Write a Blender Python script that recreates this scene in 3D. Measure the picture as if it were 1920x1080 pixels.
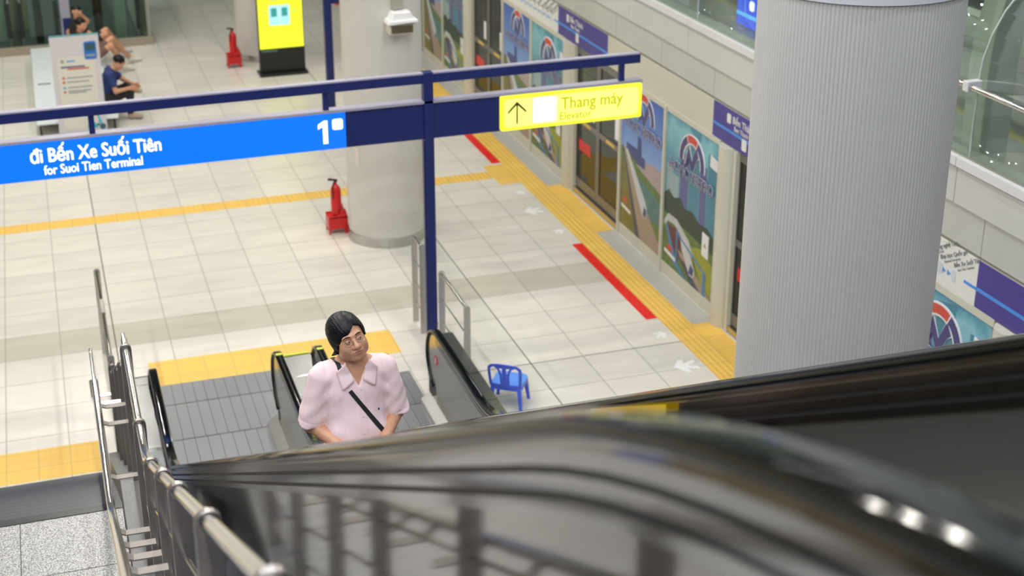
import bpy, bmesh, math, random
import numpy as np
from mathutils import Vector, Matrix
random.seed(7)
S = bpy.context.scene
for o in list(bpy.data.objects): bpy.data.objects.remove(o)
COL = S.collection
PI = math.pi

# ------------------------------------------------------------------ camera
YAW, PIT, ROL = 0.2646, 0.3651, -0.0214
FPX, PPX, PPY = 2694.95, 801.96, 385.76
def cam_axes():
    f = Vector((math.sin(YAW)*math.cos(PIT), math.cos(YAW)*math.cos(PIT), -math.sin(PIT)))
    r = Vector((math.cos(YAW), -math.sin(YAW), 0)); u = r.cross(f)
    r2 = math.cos(ROL)*r + math.sin(ROL)*u; u2 = -math.sin(ROL)*r + math.cos(ROL)*u
    return r2, u2, f
r2, u2, fw = cam_axes()
cam = bpy.data.cameras.new('camera'); camo = bpy.data.objects.new('camera', cam); COL.objects.link(camo)
mw = Matrix.Identity(4)
for i in range(3):
    mw[i][0] = r2[i]; mw[i][1] = u2[i]; mw[i][2] = -fw[i]
mw[0][3], mw[1][3], mw[2][3] = 0.8052, -14.9212, 7.1602
camo.matrix_world = mw
cam.sensor_width = 36; cam.lens = FPX*36/1920
cam.shift_x = (960-PPX)/1920; cam.shift_y = (PPY-540)/1920
cam.clip_start = 0.05; cam.clip_end = 200
cam.dof.use_dof = True; cam.dof.focus_distance = 7.25; cam.dof.aperture_fstop = 2.7
S.camera = camo

# ------------------------------------------------------------------ world, lamps, exposure
w = bpy.data.worlds.new('world'); S.world = w; w.use_nodes = True
w.node_tree.nodes['Background'].inputs[0].default_value = (0.80, 0.86, 1.0, 1)
w.node_tree.nodes['Background'].inputs[1].default_value = 0.12
S.view_settings.view_transform = 'Standard'; S.view_settings.look = 'None'
S.view_settings.gamma = 1; S.view_settings.use_curve_mapping = False
S.view_settings.exposure = 0.0
def area(x, y, z, sx, sy, p, col=(1, .96, .9), rx=0, ry=0):
    l = bpy.data.lights.new('fill_lamp', 'AREA'); l.shape = 'RECTANGLE'; l.size = sx; l.size_y = sy
    l.energy = p; l.color = col
    o = bpy.data.objects.new('fill_lamp', l); COL.objects.link(o); o.location = (x, y, z); o.rotation_euler = (rx, ry, 0)
    return o
WARM = (1, .955, .87); COOL = (.87, .92, 1)
for yy in (-4.5, 1.0, 6.5, 12.0):
    for xx in (-3.0, 1.2, 5.4):
        for k in (-1.2, 0, 1.2):
            l = bpy.data.lights.new('ceiling_disc', 'AREA'); l.shape = 'DISK'; l.size = .24; l.energy = 58; l.color = WARM
            o = bpy.data.objects.new('ceiling_disc', l); COL.objects.link(o); o.location = (xx, yy+k, 8.6)
for yy in (-8.0, -10.5, -13.0, -15.5, -18.0):
    for xx in (-3.6, -1.2, 2.0, 6.4):
        l = bpy.data.lights.new('ceiling_spot', 'AREA'); l.shape = 'DISK'; l.size = .22; l.energy = 74; l.color = COOL
        o = bpy.data.objects.new('ceiling_spot', l); COL.objects.link(o); o.location = (xx, yy, 9.6)
area(10.6, -3, 7.6, .6, 8, 230, (1, 1, .95)); area(10.6, 8, 7.6, .6, 8, 150, (1, 1, .95))  # added unseen lamps that brighten the corridor behind the curved glass
area(0, 16.5, 2.9, 3.5, 1.6, 110, (1, 1, .92))  # added unseen lamp that brightens the inside of the glass enclosure

# ------------------------------------------------------------------ materials
MATS = {}
def mat(name, col=(.5, .5, .5), rough=.5, metal=0., emit=None, es=0., noise=.0, nscale=20., bump=0., bscale=60., spec=.5, coat=0., stretch=None, aniso=None):
    if name in MATS: return MATS[name]
    m = bpy.data.materials.new(name); m.use_nodes = True; nt = m.node_tree; N = nt.nodes; L = nt.links
    b = N['Principled BSDF']
    b.inputs['Base Color'].default_value = (*col, 1); b.inputs['Roughness'].default_value = rough
    b.inputs['Metallic'].default_value = metal; b.inputs['Specular IOR Level'].default_value = spec
    b.inputs['Coat Weight'].default_value = coat
    if emit: b.inputs['Emission Color'].default_value = (*emit, 1); b.inputs['Emission Strength'].default_value = es
    tc = N.new('ShaderNodeTexCoord'); mp = N.new('ShaderNodeMapping'); L.new(tc.outputs['Object'], mp.inputs[0])
    if stretch: mp.inputs['Scale'].default_value = stretch
    if noise > 0:
        n = N.new('ShaderNodeTexNoise'); n.inputs['Scale'].default_value = nscale; n.inputs['Detail'].default_value = 5
        L.new(mp.outputs[0], n.inputs[0])
        mx = N.new('ShaderNodeMix'); mx.data_type = 'RGBA'; mx.inputs[6].default_value = (*[c*(1-noise) for c in col], 1)
        mx.inputs[7].default_value = (*[min(1, c*(1+noise)) for c in col], 1)
        L.new(n.outputs[0], mx.inputs[0]); L.new(mx.outputs[2], b.inputs['Base Color'])
    if bump > 0:
        n = N.new('ShaderNodeTexNoise'); n.inputs['Scale'].default_value = bscale; L.new(mp.outputs[0], n.inputs[0])
        bp = N.new('ShaderNodeBump'); bp.inputs['Strength'].default_value = bump; bp.inputs['Distance'].default_value = .01
        L.new(n.outputs[0], bp.inputs['Height']); L.new(bp.outputs[0], b.inputs['Normal'])
    MATS[name] = m
    return m
def glow(name, col, s): return mat(name, tuple(c*.2 for c in col), .4, emit=col, es=s)

steel = mat('brushed_steel', (.52, .51, .50), .22, 1., noise=.08, nscale=8, bump=.02, bscale=40, stretch=(1, 1, 12))
mirror = mat('polished_steel', (.33, .315, .29), .07, 1., noise=.05, nscale=3, bump=.015, bscale=3)
chrome = mat('chrome_steel', (.62, .61, .60), .14, 1., noise=.04, nscale=10)
platesteel = mat('plate_steel', (.34, .31, .29), .34, 1., noise=.12, nscale=12)
deckst = mat('deck_steel', (.30, .31, .31), .28, 1., noise=.05, nscale=9)
paneld = mat('balustrade_steel', (.47, .455, .42), .19, .9, noise=.05, nscale=5)
rubber = mat('black_rubber', (.004, .006, .006), .07, 0, noise=.3, nscale=60, spec=.26)
darkgap = mat('dark_gap', (.02, .02, .022), .5, noise=.2)
ribst = mat('ribbed_aluminium', (.33, .345, .365), .38, .6, noise=.1, nscale=15)
navy = mat('navy_paint', (.006, .015, .12), .42, noise=.05, nscale=4)
lilac = mat('lilac_grey', (.34, .33, .42), .4, noise=.05)  # lit tops of the navy frame, put into the colour; far post's grey too
signblue = glow('sign_blue_light', (.0, .19, 1.0), .95)
signyel = glow('sign_yellow_light', (.95, 1.0, .04), 1.15)
signyel2 = glow('sign_pale_yellow_light', (.98, 1.0, .22), 1.2)
signwhite = glow('sign_white_light', (1, 1, 1), 1.5)
signtxt = glow('sign_lime_letter', (.62, .64, .0), .85)
signdark = mat('sign_black_mark', (.02, .03, 0), .5, noise=.1)
colm = mat('column_cladding', (.66, .645, .61), .45, .25, noise=.03, nscale=4)
beige = mat('beige_frame', (.56, .55, .47), .4, noise=.04)
fasc = mat('fascia_panel', (.48, .49, .46), .45, noise=.04, nscale=2)
fasc2 = mat('fascia_panel_light', (.54, .55, .53), .42, noise=.04, nscale=2)
sillm = mat('sill_stone', (.66, .66, .68), .35, noise=.05, nscale=6)
white = mat('white_plastic', (.82, .83, .84), .35, noise=.02)
redst = mat('red_paint', (.72, .012, .010), .4, noise=.05)
redm = mat('red_metal', (.60, .012, .015), .3, noise=.05)
blackp = mat('black_plastic', (.012, .013, .014), .35, noise=.1)
gran = None

def nodes(name):
    m = bpy.data.materials.new(name); m.use_nodes = True; MATS[name] = m
    return m, m.node_tree.nodes, m.node_tree.links, m.node_tree.nodes['Principled BSDF']

def tile_mat(name, offx, offy, c1, c2, grout, tw=.6, th=.6, mortar=.006, rough=.28):
    m, N, L, b = nodes(name)
    tc = N.new('ShaderNodeTexCoord'); mp = N.new('ShaderNodeMapping'); mp.inputs['Location'].default_value = (offx, offy, 0)
    L.new(tc.outputs['Object'], mp.inputs[0])
    br = N.new('ShaderNodeTexBrick'); br.offset = 0; br.squash = 1
    br.inputs['Scale'].default_value = 1; br.inputs['Mortar Size'].default_value = mortar; br.inputs['Mortar Smooth'].default_value = .2
    br.inputs['Brick Width'].default_value = tw; br.inputs['Row Height'].default_value = th
    br.inputs['Color1'].default_value = (*c1, 1); br.inputs['Color2'].default_value = (*c2, 1); br.inputs['Mortar'].default_value = (*grout, 1)
    L.new(mp.outputs[0], br.inputs['Vector'])
    mp2 = N.new('ShaderNodeMapping'); mp2.inputs['Scale'].default_value = (1.2, 4.5, 1); mp2.inputs['Rotation'].default_value = (0, 0, .2); L.new(tc.outputs['Object'], mp2.inputs[0])
    n = N.new('ShaderNodeTexNoise'); n.inputs['Scale'].default_value = 1.1; n.inputs['Detail'].default_value = 6; n.inputs['Distortion'].default_value = .8
    L.new(mp2.outputs[0], n.inputs[0])
    r = N.new('ShaderNodeMapRange'); r.inputs[1].default_value = .3; r.inputs[2].default_value = .7; r.inputs[3].default_value = .93; r.inputs[4].default_value = 1.05
    L.new(n.outputs[0], r.inputs[0])
    mx = N.new('ShaderNodeMix'); mx.data_type = 'RGBA'; mx.blend_type = 'MULTIPLY'; mx.inputs[0].default_value = 1
    L.new(br.outputs[0], mx.inputs[6]); L.new(r.outputs[0], mx.inputs[7]); L.new(mx.outputs[2], b.inputs['Base Color'])
    b.inputs['Roughness'].default_value = rough
    return m
floorL = tile_mat('floor_tiles_left', 0, 0, (.63, .61, .555), (.69, .665, .60), (.36, .35, .31))
floorR = tile_mat('floor_tiles_right', -.079, 0, (.63, .61, .555), (.69, .665, .60), (.36, .35, .31))
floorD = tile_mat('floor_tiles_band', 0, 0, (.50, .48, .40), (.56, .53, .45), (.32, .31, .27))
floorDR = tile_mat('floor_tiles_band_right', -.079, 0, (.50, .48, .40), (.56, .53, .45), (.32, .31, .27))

def tactile(name, sx, sy, kind):
    m, N, L, b = nodes(name)
    tc = N.new('ShaderNodeTexCoord')
    br = N.new('ShaderNodeTexBrick'); br.offset = 0; br.inputs['Scale'].default_value = 1; br.inputs['Mortar Size'].default_value = .003
    br.inputs['Brick Width'].default_value = .3; br.inputs['Row Height'].default_value = .3
    br.inputs['Color1'].default_value = (.78, .50, .10, 1); br.inputs['Color2'].default_value = (.74, .47, .10, 1); br.inputs['Mortar'].default_value = (.42, .30, .10, 1)
    mp = N.new('ShaderNodeMapping'); mp.inputs['Location'].default_value = (sx, sy, 0); L.new(tc.outputs['Object'], mp.inputs[0]); L.new(mp.outputs[0], br.inputs['Vector'])
    L.new(br.outputs[0], b.inputs['Base Color']); b.inputs['Roughness'].default_value = .5
    if kind == 'bar':
        wv = N.new('ShaderNodeTexWave'); wv.bands_direction = 'X'; wv.inputs['Scale'].default_value = 4.5; L.new(mp.outputs[0], wv.inputs[0]); h = wv.outputs[1]
    else:
        vo = N.new('ShaderNodeTexVoronoi'); vo.inputs['Scale'].default_value = 20; vo.inputs['Randomness'].default_value = 0; L.new(mp.outputs[0], vo.inputs[0]); h = vo.outputs[0]
    bp = N.new('ShaderNodeBump'); bp.inputs['Strength'].default_value = .6; bp.inputs['Distance'].default_value = .01; bp.invert = kind != 'bar'
    L.new(h, bp.inputs['Height']); L.new(bp.outputs[0], b.inputs['Normal'])
    return m
tac_bar = tactile('tactile_bars', 0, 0, 'bar'); tac_dot = tactile('tactile_dots', 0, 0, 'dot')

def granite():
    m, N, L, b = nodes('speckled_granite')
    tc = N.new('ShaderNodeTexCoord'); v = N.new('ShaderNodeTexNoise'); v.inputs['Scale'].default_value = 110; v.inputs['Detail'].default_value = 3; L.new(tc.outputs['Object'], v.inputs[0])
    cr = N.new('ShaderNodeValToRGB'); cr.color_ramp.elements[0].position = .36; cr.color_ramp.elements[0].color = (.10, .10, .10, 1)
    cr.color_ramp.elements[1].position = .62; cr.color_ramp.elements[1].color = (.52, .51, .49, 1); L.new(v.outputs[0], cr.inputs[0])
    L.new(cr.outputs[0], b.inputs['Base Color']); b.inputs['Roughness'].default_value = .35
    return m
gran = granite()
granl = mat('grey_stone_strip', (.40, .40, .38), .5, noise=.2, nscale=70)

def glassmat(name, tint=(.80, .90, .86), refl=.12, rough=.02):
    m = bpy.data.materials.new(name); m.use_nodes = True; MATS[name] = m; N = m.node_tree.nodes; L = m.node_tree.links
    N.remove(N['Principled BSDF']); out = N['Material Output']
    t = N.new('ShaderNodeBsdfTransparent'); t.inputs[0].default_value = (*tint, 1)
    g = N.new('ShaderNodeBsdfGlossy'); g.inputs['Roughness'].default_value = rough; g.inputs[0].default_value = (.9, .95, .93, 1)
    lw = N.new('ShaderNodeLayerWeight'); lw.inputs[0].default_value = .5
    pw = N.new('ShaderNodeMath'); pw.operation = 'POWER'; pw.inputs[1].default_value = 4; L.new(lw.outputs['Facing'], pw.inputs[0])
    ad = N.new('ShaderNodeMath'); ad.operation = 'MULTIPLY_ADD'; ad.inputs[1].default_value = .35; ad.inputs[2].default_value = refl; L.new(pw.outputs[0], ad.inputs[0])
    mx = N.new('ShaderNodeMixShader'); L.new(ad.outputs[0], mx.inputs[0]); L.new(t.outputs[0], mx.inputs[1]); L.new(g.outputs[0], mx.inputs[2])
    L.new(mx.outputs[0], out.inputs[0])
    return m
glassg = glassmat('green_glass', (.84, .89, .86), .05)
glassd = glassmat('door_glass', (.35, .36, .32), .12)
glassp = glassmat('partition_glass', (.66, .76, .72), .03)

# ------------------------------------------------------------------ mesh helpers
class MB:
    def __init__(s): s.v = []; s.f = []; s.m = []
    def add(s, vs, fs, mi=0):
        n = len(s.v); s.v += [tuple(p) for p in vs]; s.f += [tuple(i+n for i in f) for f in fs]; s.m += [mi]*len(fs); return s
    def box(s, x0, x1, y0, y1, z0, z1, mi=0):
        vs = [(x, y, z) for z in (z0, z1) for y in (y0, y1) for x in (x0, x1)]
        return s.add(vs, [(0, 2, 3, 1), (4, 5, 7, 6), (0, 1, 5, 4), (2, 6, 7, 3), (0, 4, 6, 2), (1, 3, 7, 5)], mi)
    def tube(s, pts, r, n=12, mi=0, cap=True):
        pts = [Vector(p) for p in pts]; k = len(pts); rr = r if isinstance(r, (list, tuple)) else [r]*k
        base = []; prev = None
        for i, p in enumerate(pts):
            t = (pts[min(i+1, k-1)]-pts[max(i-1, 0)]).normalized()
            if prev is None: a = t.orthogonal().normalized()
            else:
                a = prev-t*prev.dot(t); a = a.normalized() if a.length > 1e-6 else t.orthogonal().normalized()
            prev = a; b = t.cross(a)
            base += [p+(a*math.cos(2*PI*j/n)+b*math.sin(2*PI*j/n))*rr[i] for j in range(n)]
        fs = [(i*n+j, i*n+(j+1) % n, (i+1)*n+(j+1) % n, (i+1)*n+j) for i in range(k-1) for j in range(n)]
        if cap: fs += [tuple(range(n-1, -1, -1)), tuple((k-1)*n+j for j in range(n))]
        return s.add(base, fs, mi)
    def prism(s, poly, axis, a0, a1, mi=0):
        # poly: 2D points; axis x -> (y,z), y -> (x,z), z -> (x,y)
        def P(q, a): return {'x': (a, q[0], q[1]), 'y': (q[0], a, q[1]), 'z': (q[0], q[1], a)}[axis]
        n = len(poly); vs = [P(q, a0) for q in poly]+[P(q, a1) for q in poly]
        fs = [tuple(range(n-1, -1, -1)), tuple(range(n, 2*n))]+[(i, (i+1) % n, n+(i+1) % n, n+i) for i in range(n)]
        return s.add(vs, fs, mi)
    def sweep(s, path, sec, mi=0, cap=True, close=True):
        # path in (y,z); sec closed list of (x, n) ; n = offset along the path's upward normal
        k = len(path); n = len(sec); vs = []
        for i, (y, z) in enumerate(path):
            a = path[max(i-1, 0)]; b = path[min(i+1, k-1)]
            ty, tz = b[0]-a[0], b[1]-a[1]; l = math.hypot(ty, tz) or 1; ty /= l; tz /= l
            ny, nz = tz, -ty      # path travels toward -Y, so this normal points up
            vs += [(x, y+ny*d, z+nz*d) for x, d in sec]
        fs = [(i*n+j, (i+1)*n+j, (i+1)*n+(j+1) % n, i*n+(j+1) % n) for i in range(k-1) for j in range(n if close else n-1)]
        if cap: fs += [tuple(range(n)), tuple((k-1)*n+j for j in range(n-1, -1, -1))]
        return s.add(vs, fs, mi)
    def lathe(s, prof, cx, cy, n=48, mi=0, cz=0):
        vs = [(cx+r*math.cos(2*PI*j/n), cy+r*math.sin(2*PI*j/n), cz+z) for r, z in prof for j in range(n)]
        k = len(prof)
        fs = [(i*n+j, i*n+(j+1) % n, (i+1)*n+(j+1) % n, (i+1)*n+j) for i in range(k-1) for j in range(n)]
        fs += [tuple(range(n-1, -1, -1)), tuple((k-1)*n+j for j in range(n))]
        return s.add(vs, fs, mi)
    def build(s, name, mats, parent=None, smooth=False, bevel=0, ang=35):
        me = bpy.data.meshes.new(name); me.from_pydata(s.v, [], s.f)
        if not isinstance(mats, (list, tuple)): mats = [mats]
        for m in mats: me.materials.append(m)
        for p, i in zip(me.polygons, s.m): p.material_index = i
        bm = bmesh.new(); bm.from_mesh(me); bmesh.ops.recalc_face_normals(bm, faces=bm.faces); bm.to_mesh(me); bm.free()
        if smooth:
            me.shade_smooth(); me.set_sharp_from_angle(angle=math.radians(ang))
        o = bpy.data.objects.new(name, me); COL.objects.link(o)
        if parent: o.parent = parent
        if bevel:
            bv = o.modifiers.new('bevel', 'BEVEL'); bv.width = bevel; bv.segments = 2; bv.limit_method = 'ANGLE'
        return o
def tag(o, label, cat, group=None, kind=None):
    o['label'] = label; o['category'] = cat
    if group: o['group'] = group
    if kind: o['kind'] = kind
    return o
def thing(name, label, cat, loc=(0, 0, 0), group=None, rz=0):
    o = bpy.data.objects.new(name, None); COL.objects.link(o); o.location = loc; o.rotation_euler = (0, 0, rz); o.empty_display_size = .1
    return tag(o, label, cat, group)
def struct(name, mb, mats, parent=None, **k):
    o = mb.build(name, mats, parent, **k); 
    if parent is None: o['kind'] = 'structure'
    return o
def place(objs, root):
    # children were modelled in world space; re-express them under the root without moving them
    inv = Matrix.Translation(root.location).inverted() if root.rotation_euler.z == 0 else (Matrix.Translation(root.location) @ Matrix.Rotation(root.rotation_euler.z, 4, 'Z')).inverted()
    for o in objs: o.parent = root; o.matrix_parent_inverse = inv
def lab(o, l): o['label'] = l; return o
def kid(o, root):
    place([o], root); return o
def copy_tree(root, loc=None):
    r = root.copy(); COL.objects.link(r)
    if loc is not None: r.location = loc
    for c in list(root.children):
        d = c.copy(); COL.objects.link(d); d.parent = r; d.matrix_parent_inverse = c.matrix_parent_inverse.copy()
        for g in list(c.children):
            e = g.copy(); COL.objects.link(e); e.parent = d; e.matrix_parent_inverse = g.matrix_parent_inverse.copy()
    return r

def text(name, body, size, M, mats, parent=None, ext=.0015, off=0., align='LEFT', sx=1., space=1.):
    cu = bpy.data.curves.new(name, 'FONT'); cu.body = body; cu.size = size; cu.extrude = ext; cu.align_x = align; cu.resolution_u = 3
    cu.space_character = space
    o = bpy.data.objects.new(name+'_tmp', cu); COL.objects.link(o)
    dg = bpy.context.evaluated_depsgraph_get()
    me = bpy.data.meshes.new_from_object(o.evaluated_get(dg)); bpy.data.objects.remove(o); bpy.data.curves.remove(cu)
    if off:
        bm = bmesh.new()
        for kk, (dx, dy) in enumerate(((-off, 0), (off, 0), (0, off*.8), (0, -off*.8))):
            m2 = me.copy(); m2.transform(Matrix.Translation((dx/sx, dy, .0003*kk))); bm.from_mesh(m2); bpy.data.meshes.remove(m2)
        bm.to_mesh(me); bm.free()
    # one object per word: cut where the gap between glyphs is a space
    n = len(me.vertices); co = np.empty(n*3); me.vertices.foreach_get('co', co); co = co.reshape(-1, 3)
    iv = []
    for p in me.polygons:
        xs = co[list(p.vertices), 0]; iv.append((xs.min(), xs.max(), p.index))
    iv.sort(); words = []; hi = None
    for x0, x1, i in iv:
        if hi is None or x0 > hi+.17*size: words.append([]); hi = x1
        words[-1].append(i); hi = max(hi, x1)
    T = M @ Matrix.Diagonal((sx, 1, 1, 1)); ob = None
    for w_ in words:
        idx = {}; vs = []; fs = []
        for i in w_:
            f = []
            for v in me.polygons[i].vertices:
                if v not in idx: idx[v] = len(vs); vs.append(tuple(T @ Vector(co[v])))
                f.append(idx[v])
            fs.append(f)
        m3 = bpy.data.meshes.new(name); m3.from_pydata(vs, [], fs); m3.materials.append(mats)
        ob = bpy.data.objects.new(name, m3); COL.objects.link(ob)
        if parent: place([ob], parent)
    bpy.data.meshes.remove(me)
    return ob
def M_front(x, y, z):      # text plane facing -Y
    return Matrix(((1, 0, 0, x), (0, 0, -1, y), (0, 1, 0, z), (0, 0, 0, 1)))
def M_side(x, y, z, rot=0):       # text plane facing -X, reading toward -Y
    return Matrix(((0, 0, -1, x), (-1, 0, 0, y), (0, 1, 0, z), (0, 0, 0, 1))) @ Matrix.Rotation(rot, 4, 'Z')

def rrect(x0, x1, z0, z1, r, n=4):
    p = []
    for cx, cz, a in ((x1-r, z1-r, 0), (x0+r, z1-r, 90), (x0+r, z0+r, 180), (x1-r, z0+r, 270)):
        p += [(cx+r*math.cos(math.radians(a+90*i/n)), cz+r*math.sin(math.radians(a+90*i/n))) for i in range(n+1)]
    return p
def fillet(pts, rad, n=10):
    out = [pts[0]]
    for i in range(1, len(pts)-1):
        p = Vector((pts[i][0], pts[i][1])); a = (Vector(pts[i-1])-p).normalized(); b = (Vector(pts[i+1])-p).normalized()
        ang = a.angle(b); R = rad[i-1]; d = R/math.tan(ang/2); c = p+(a+b).normalized()*(R/math.sin(ang/2))
        s0 = p+a*d-c; s1 = p+b*d-c; th = s0.angle_signed(s1)
        for j in range(n+1):
            t = -th*j/n
            v = Vector((s0.x*math.cos(t)-s0.y*math.sin(t), s0.x*math.sin(t)+s0.y*math.cos(t))); out.append((c.x+v.x, c.y+v.y))
    out.append(pts[-1]); return out

# ------------------------------------------------------------------ the room
UP = 5.72                       # upper floor level
XP = 7.84                       # plane of the platform screen doors
struct('floor', MB().box(-7, 5.0, .6, 18, -.3, 0).box(-7, 5.0, -2.6, 0, -.3, 0).box(-7, 1.19, -4, -2.6, -.3, 0).box(4.45, 5.0, -14, -2.6, -.3, 0), floorL)
struct('floor', MB().box(5.0, XP+.02, .6, 18, -.3, 0).box(5.0, XP+.02, -14, 0, -.3, 0), floorR)
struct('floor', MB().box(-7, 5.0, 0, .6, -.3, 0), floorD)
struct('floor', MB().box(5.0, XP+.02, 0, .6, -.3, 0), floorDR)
struct('trim_1', MB().box(5.474, 5.485, -14, 18, -.001, .0006), darkgap)
struct('trim_2', MB().box(1.195, 1.207, -1.9, 18, -.001, .0006).box(4.5, 7.24, -1.806, -1.796, -.001, .0006), darkgap)
struct('wall_left', MB().box(-7.2, -7, -24, -6, -.3, 10.2), mat('left_wall_near', (.09, .08, .06), .6, noise=.1))  # near stretch coloured dark, so the steel panel reflects shade
struct('wall_left', MB().box(-7.2, -7, -6, 20, -.3, 10.2), mat('left_wall', (.34, .28, .17), .6, noise=.05))
struct('wall_back', MB().box(-7.2, 14, 20, 20.2, -.3, 10.2), mat('back_wall', (.40, .41, .40), .6, noise=.05))
struct('wall_front', MB().box(-7.2, 14, -24.2, -24, -.3, 10.2), mat('front_wall', (.06, .06, .06), .6, noise=.1))
struct('ceiling', MB().box(-7.2, 14, -24, 20, 10.2, 10.4), mat('ceiling_paint', (.045, .045, .045), .7, noise=.05))
struct('floor', MB().box(-7, 1.0, -24, -15.4, UP-.4, UP).box(5.0, 7.6, -24, -15.4, UP-.4, UP).box(1.0, 5.0, -24, -17.2, UP-.4, UP), gran)

# grey stone strip at the foot of the screen doors
def flat(name, x0, x1, y0, y1, m, label, cat, h=.002, group=None, z=0.):
    return tag(MB().box(x0, x1, y0, y1, z, z+h).build(name, m), label, cat, group)
struct('trim_3', MB().box(7.55, 7.82, -1.45, 1.5, 0, .0015).box(7.55, 7.82, 3.38, 6.3, 0, .0015).box(7.55, 7.82, 8.2, 12, 0, .0015).box(7.55, 7.82, -6.3, -3.4, 0, .0015), granl)

# tactile paving
flat('tactile_strip', 7.24, 7.548, -12, 12, tac_bar, 'long yellow tactile strip running beside the screen doors', 'tactile paving')
flat('tactile_pad', 7.55, 7.80, 1.5, 3.38, tac_dot, 'yellow dotted tactile pad before the middle screen door, beyond the nearer red line', 'tactile paving', .003, 'tactile door pads')
flat('tactile_pad', 7.55, 7.80, -3.4, -1.45, tac_dot, 'yellow dotted tactile pad beside the large ribbed column', 'tactile paving', .003, 'tactile door pads')
flat('tactile_pad', 7.55, 7.80, 6.3, 8.2, tac_dot, 'yellow dotted tactile pad at the farthest screen door, seen under the lift sign beam', 'tactile paving', .003, 'tactile door pads')
flat('tactile_square', 6.93, 7.24, 3.64, 4.49, tac_dot, 'yellow tactile square where the cross strip meets the door strip', 'tactile paving', .0025)
flat('tactile_strip', -7, 6.93, 3.93, 4.23, tac_bar, 'yellow tactile strip crossing the whole concourse floor toward the column', 'tactile paving', .002)
flat('tactile_strip', 1.50, 4.22, -1.1, -.51, tac_dot, 'yellow tactile band in front of the two escalators', 'tactile paving', .002)
flat('tactile_strip', -7, .95, -2.64, -2.05, tac_dot, 'yellow tactile band at the foot of the granite stairs', 'tactile paving', .002)
# red floor lines, white arrows
flat('red_floor_line', 7.10, 7.238, -1.17, 1.21, redst, 'nearer red floor line beside the yellow strip, below the posters', 'floor marking', .002, 'red waiting lines')
flat('red_floor_line', 7.10, 7.238, 4.56, 7.3, redst, 'farther red floor line, cut off by the sign beam', 'floor marking', .002, 'red waiting lines')
def arrow(x, y, s, flip, label):
    p = [(0, 0), (.10, .062), (.155, .062), (.118, .018), (.26, .048), (.262, .022), (.15, -.004), (.258, -.03), (.25, -.056), (.115, -.03), (.145, -.075), (.09, -.075)]
    p = [((-q[0] if flip else q[0])*s+x, q[1]*s*2.1+y) for q in p]
    o = MB().prism(p, 'z', .0, .002).build('floor_arrow', white)
    return tag(o, label, 'floor marking', 'white floor arrows')
arrow(6.909, -2.34, 1., False, 'large white floor arrow pointing left, nearest the big ribbed column')
arrow(7.17, -1.57, .55, True, 'small white floor arrow just past the near end of the nearer red line')
arrow(7.175, 1.70, .55, True, 'small white floor arrow just beyond the far end of the nearer red line')
arrow(6.905, 2.52, 1., False, 'large white floor arrow pointing left, before the middle screen door')
arrow(7.175, 3.25, .55, True, 'small white floor arrow closest to the yellow tactile junction')
# expansion cover in floor near the sign light reflection
# ------------------------------------------------------------------ screen door wall
def sheet(x, quads):
    mb = MB()
    for i, (mi, poly) in enumerate(quads):
        d = x-.0004*(i+1)
        n = len(poly); mb.add([(d, -u, v) for u, v in poly]+[(x, -u, v) for u, v in poly],
               [tuple(range(n)), tuple(range(2*n-1, n-1, -1))]+[(a, n+a, n+(a+1) % n, (a+1) % n) for a in range(n)], mi)
    return mb
def grad(name, cols, axis='Z', lo=0., hi=2.1, noise=.25, ns=7.):
    m, N, L, b = nodes(name); tc = N.new('ShaderNodeTexCoord'); sp = N.new('ShaderNodeSeparateXYZ'); L.new(tc.outputs['Object'], sp.inputs[0])
    r = N.new('ShaderNodeMapRange'); r.inputs[1].default_value = lo; r.inputs[2].default_value = hi; L.new(sp.outputs[axis], r.inputs[0])
    nz = N.new('ShaderNodeTexNoise'); nz.inputs['Scale'].default_value = ns; nz.inputs['Detail'].default_value = 6; L.new(tc.outputs['Object'], nz.inputs[0])
    ma = N.new('ShaderNodeMath'); ma.operation = 'MULTIPLY_ADD'; ma.inputs[1].default_value = noise; L.new(nz.outputs[0], ma.inputs[0]); 
    su = N.new('ShaderNodeMath'); su.operation = 'SUBTRACT'; su.inputs[1].default_value = noise/2; L.new(ma.outputs[0], su.inputs[0]); L.new(r.outputs[0], ma.inputs[2])
    cr = N.new('ShaderNodeValToRGB'); e = cr.color_ramp.elements
    e[0].position = cols[0][0]; e[0].color = (*cols[0][1], 1); e[1].position = cols[-1][0]; e[1].color = (*cols[-1][1], 1)
    for p, c in cols[1:-1]: q = e.new(p); q.color = (*c, 1)
    L.new(su.outputs[0], cr.inputs[0]); L.new(cr.outputs[0], b.inputs['Base Color']); b.inputs['Roughness'].default_value = .35
    return m
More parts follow.
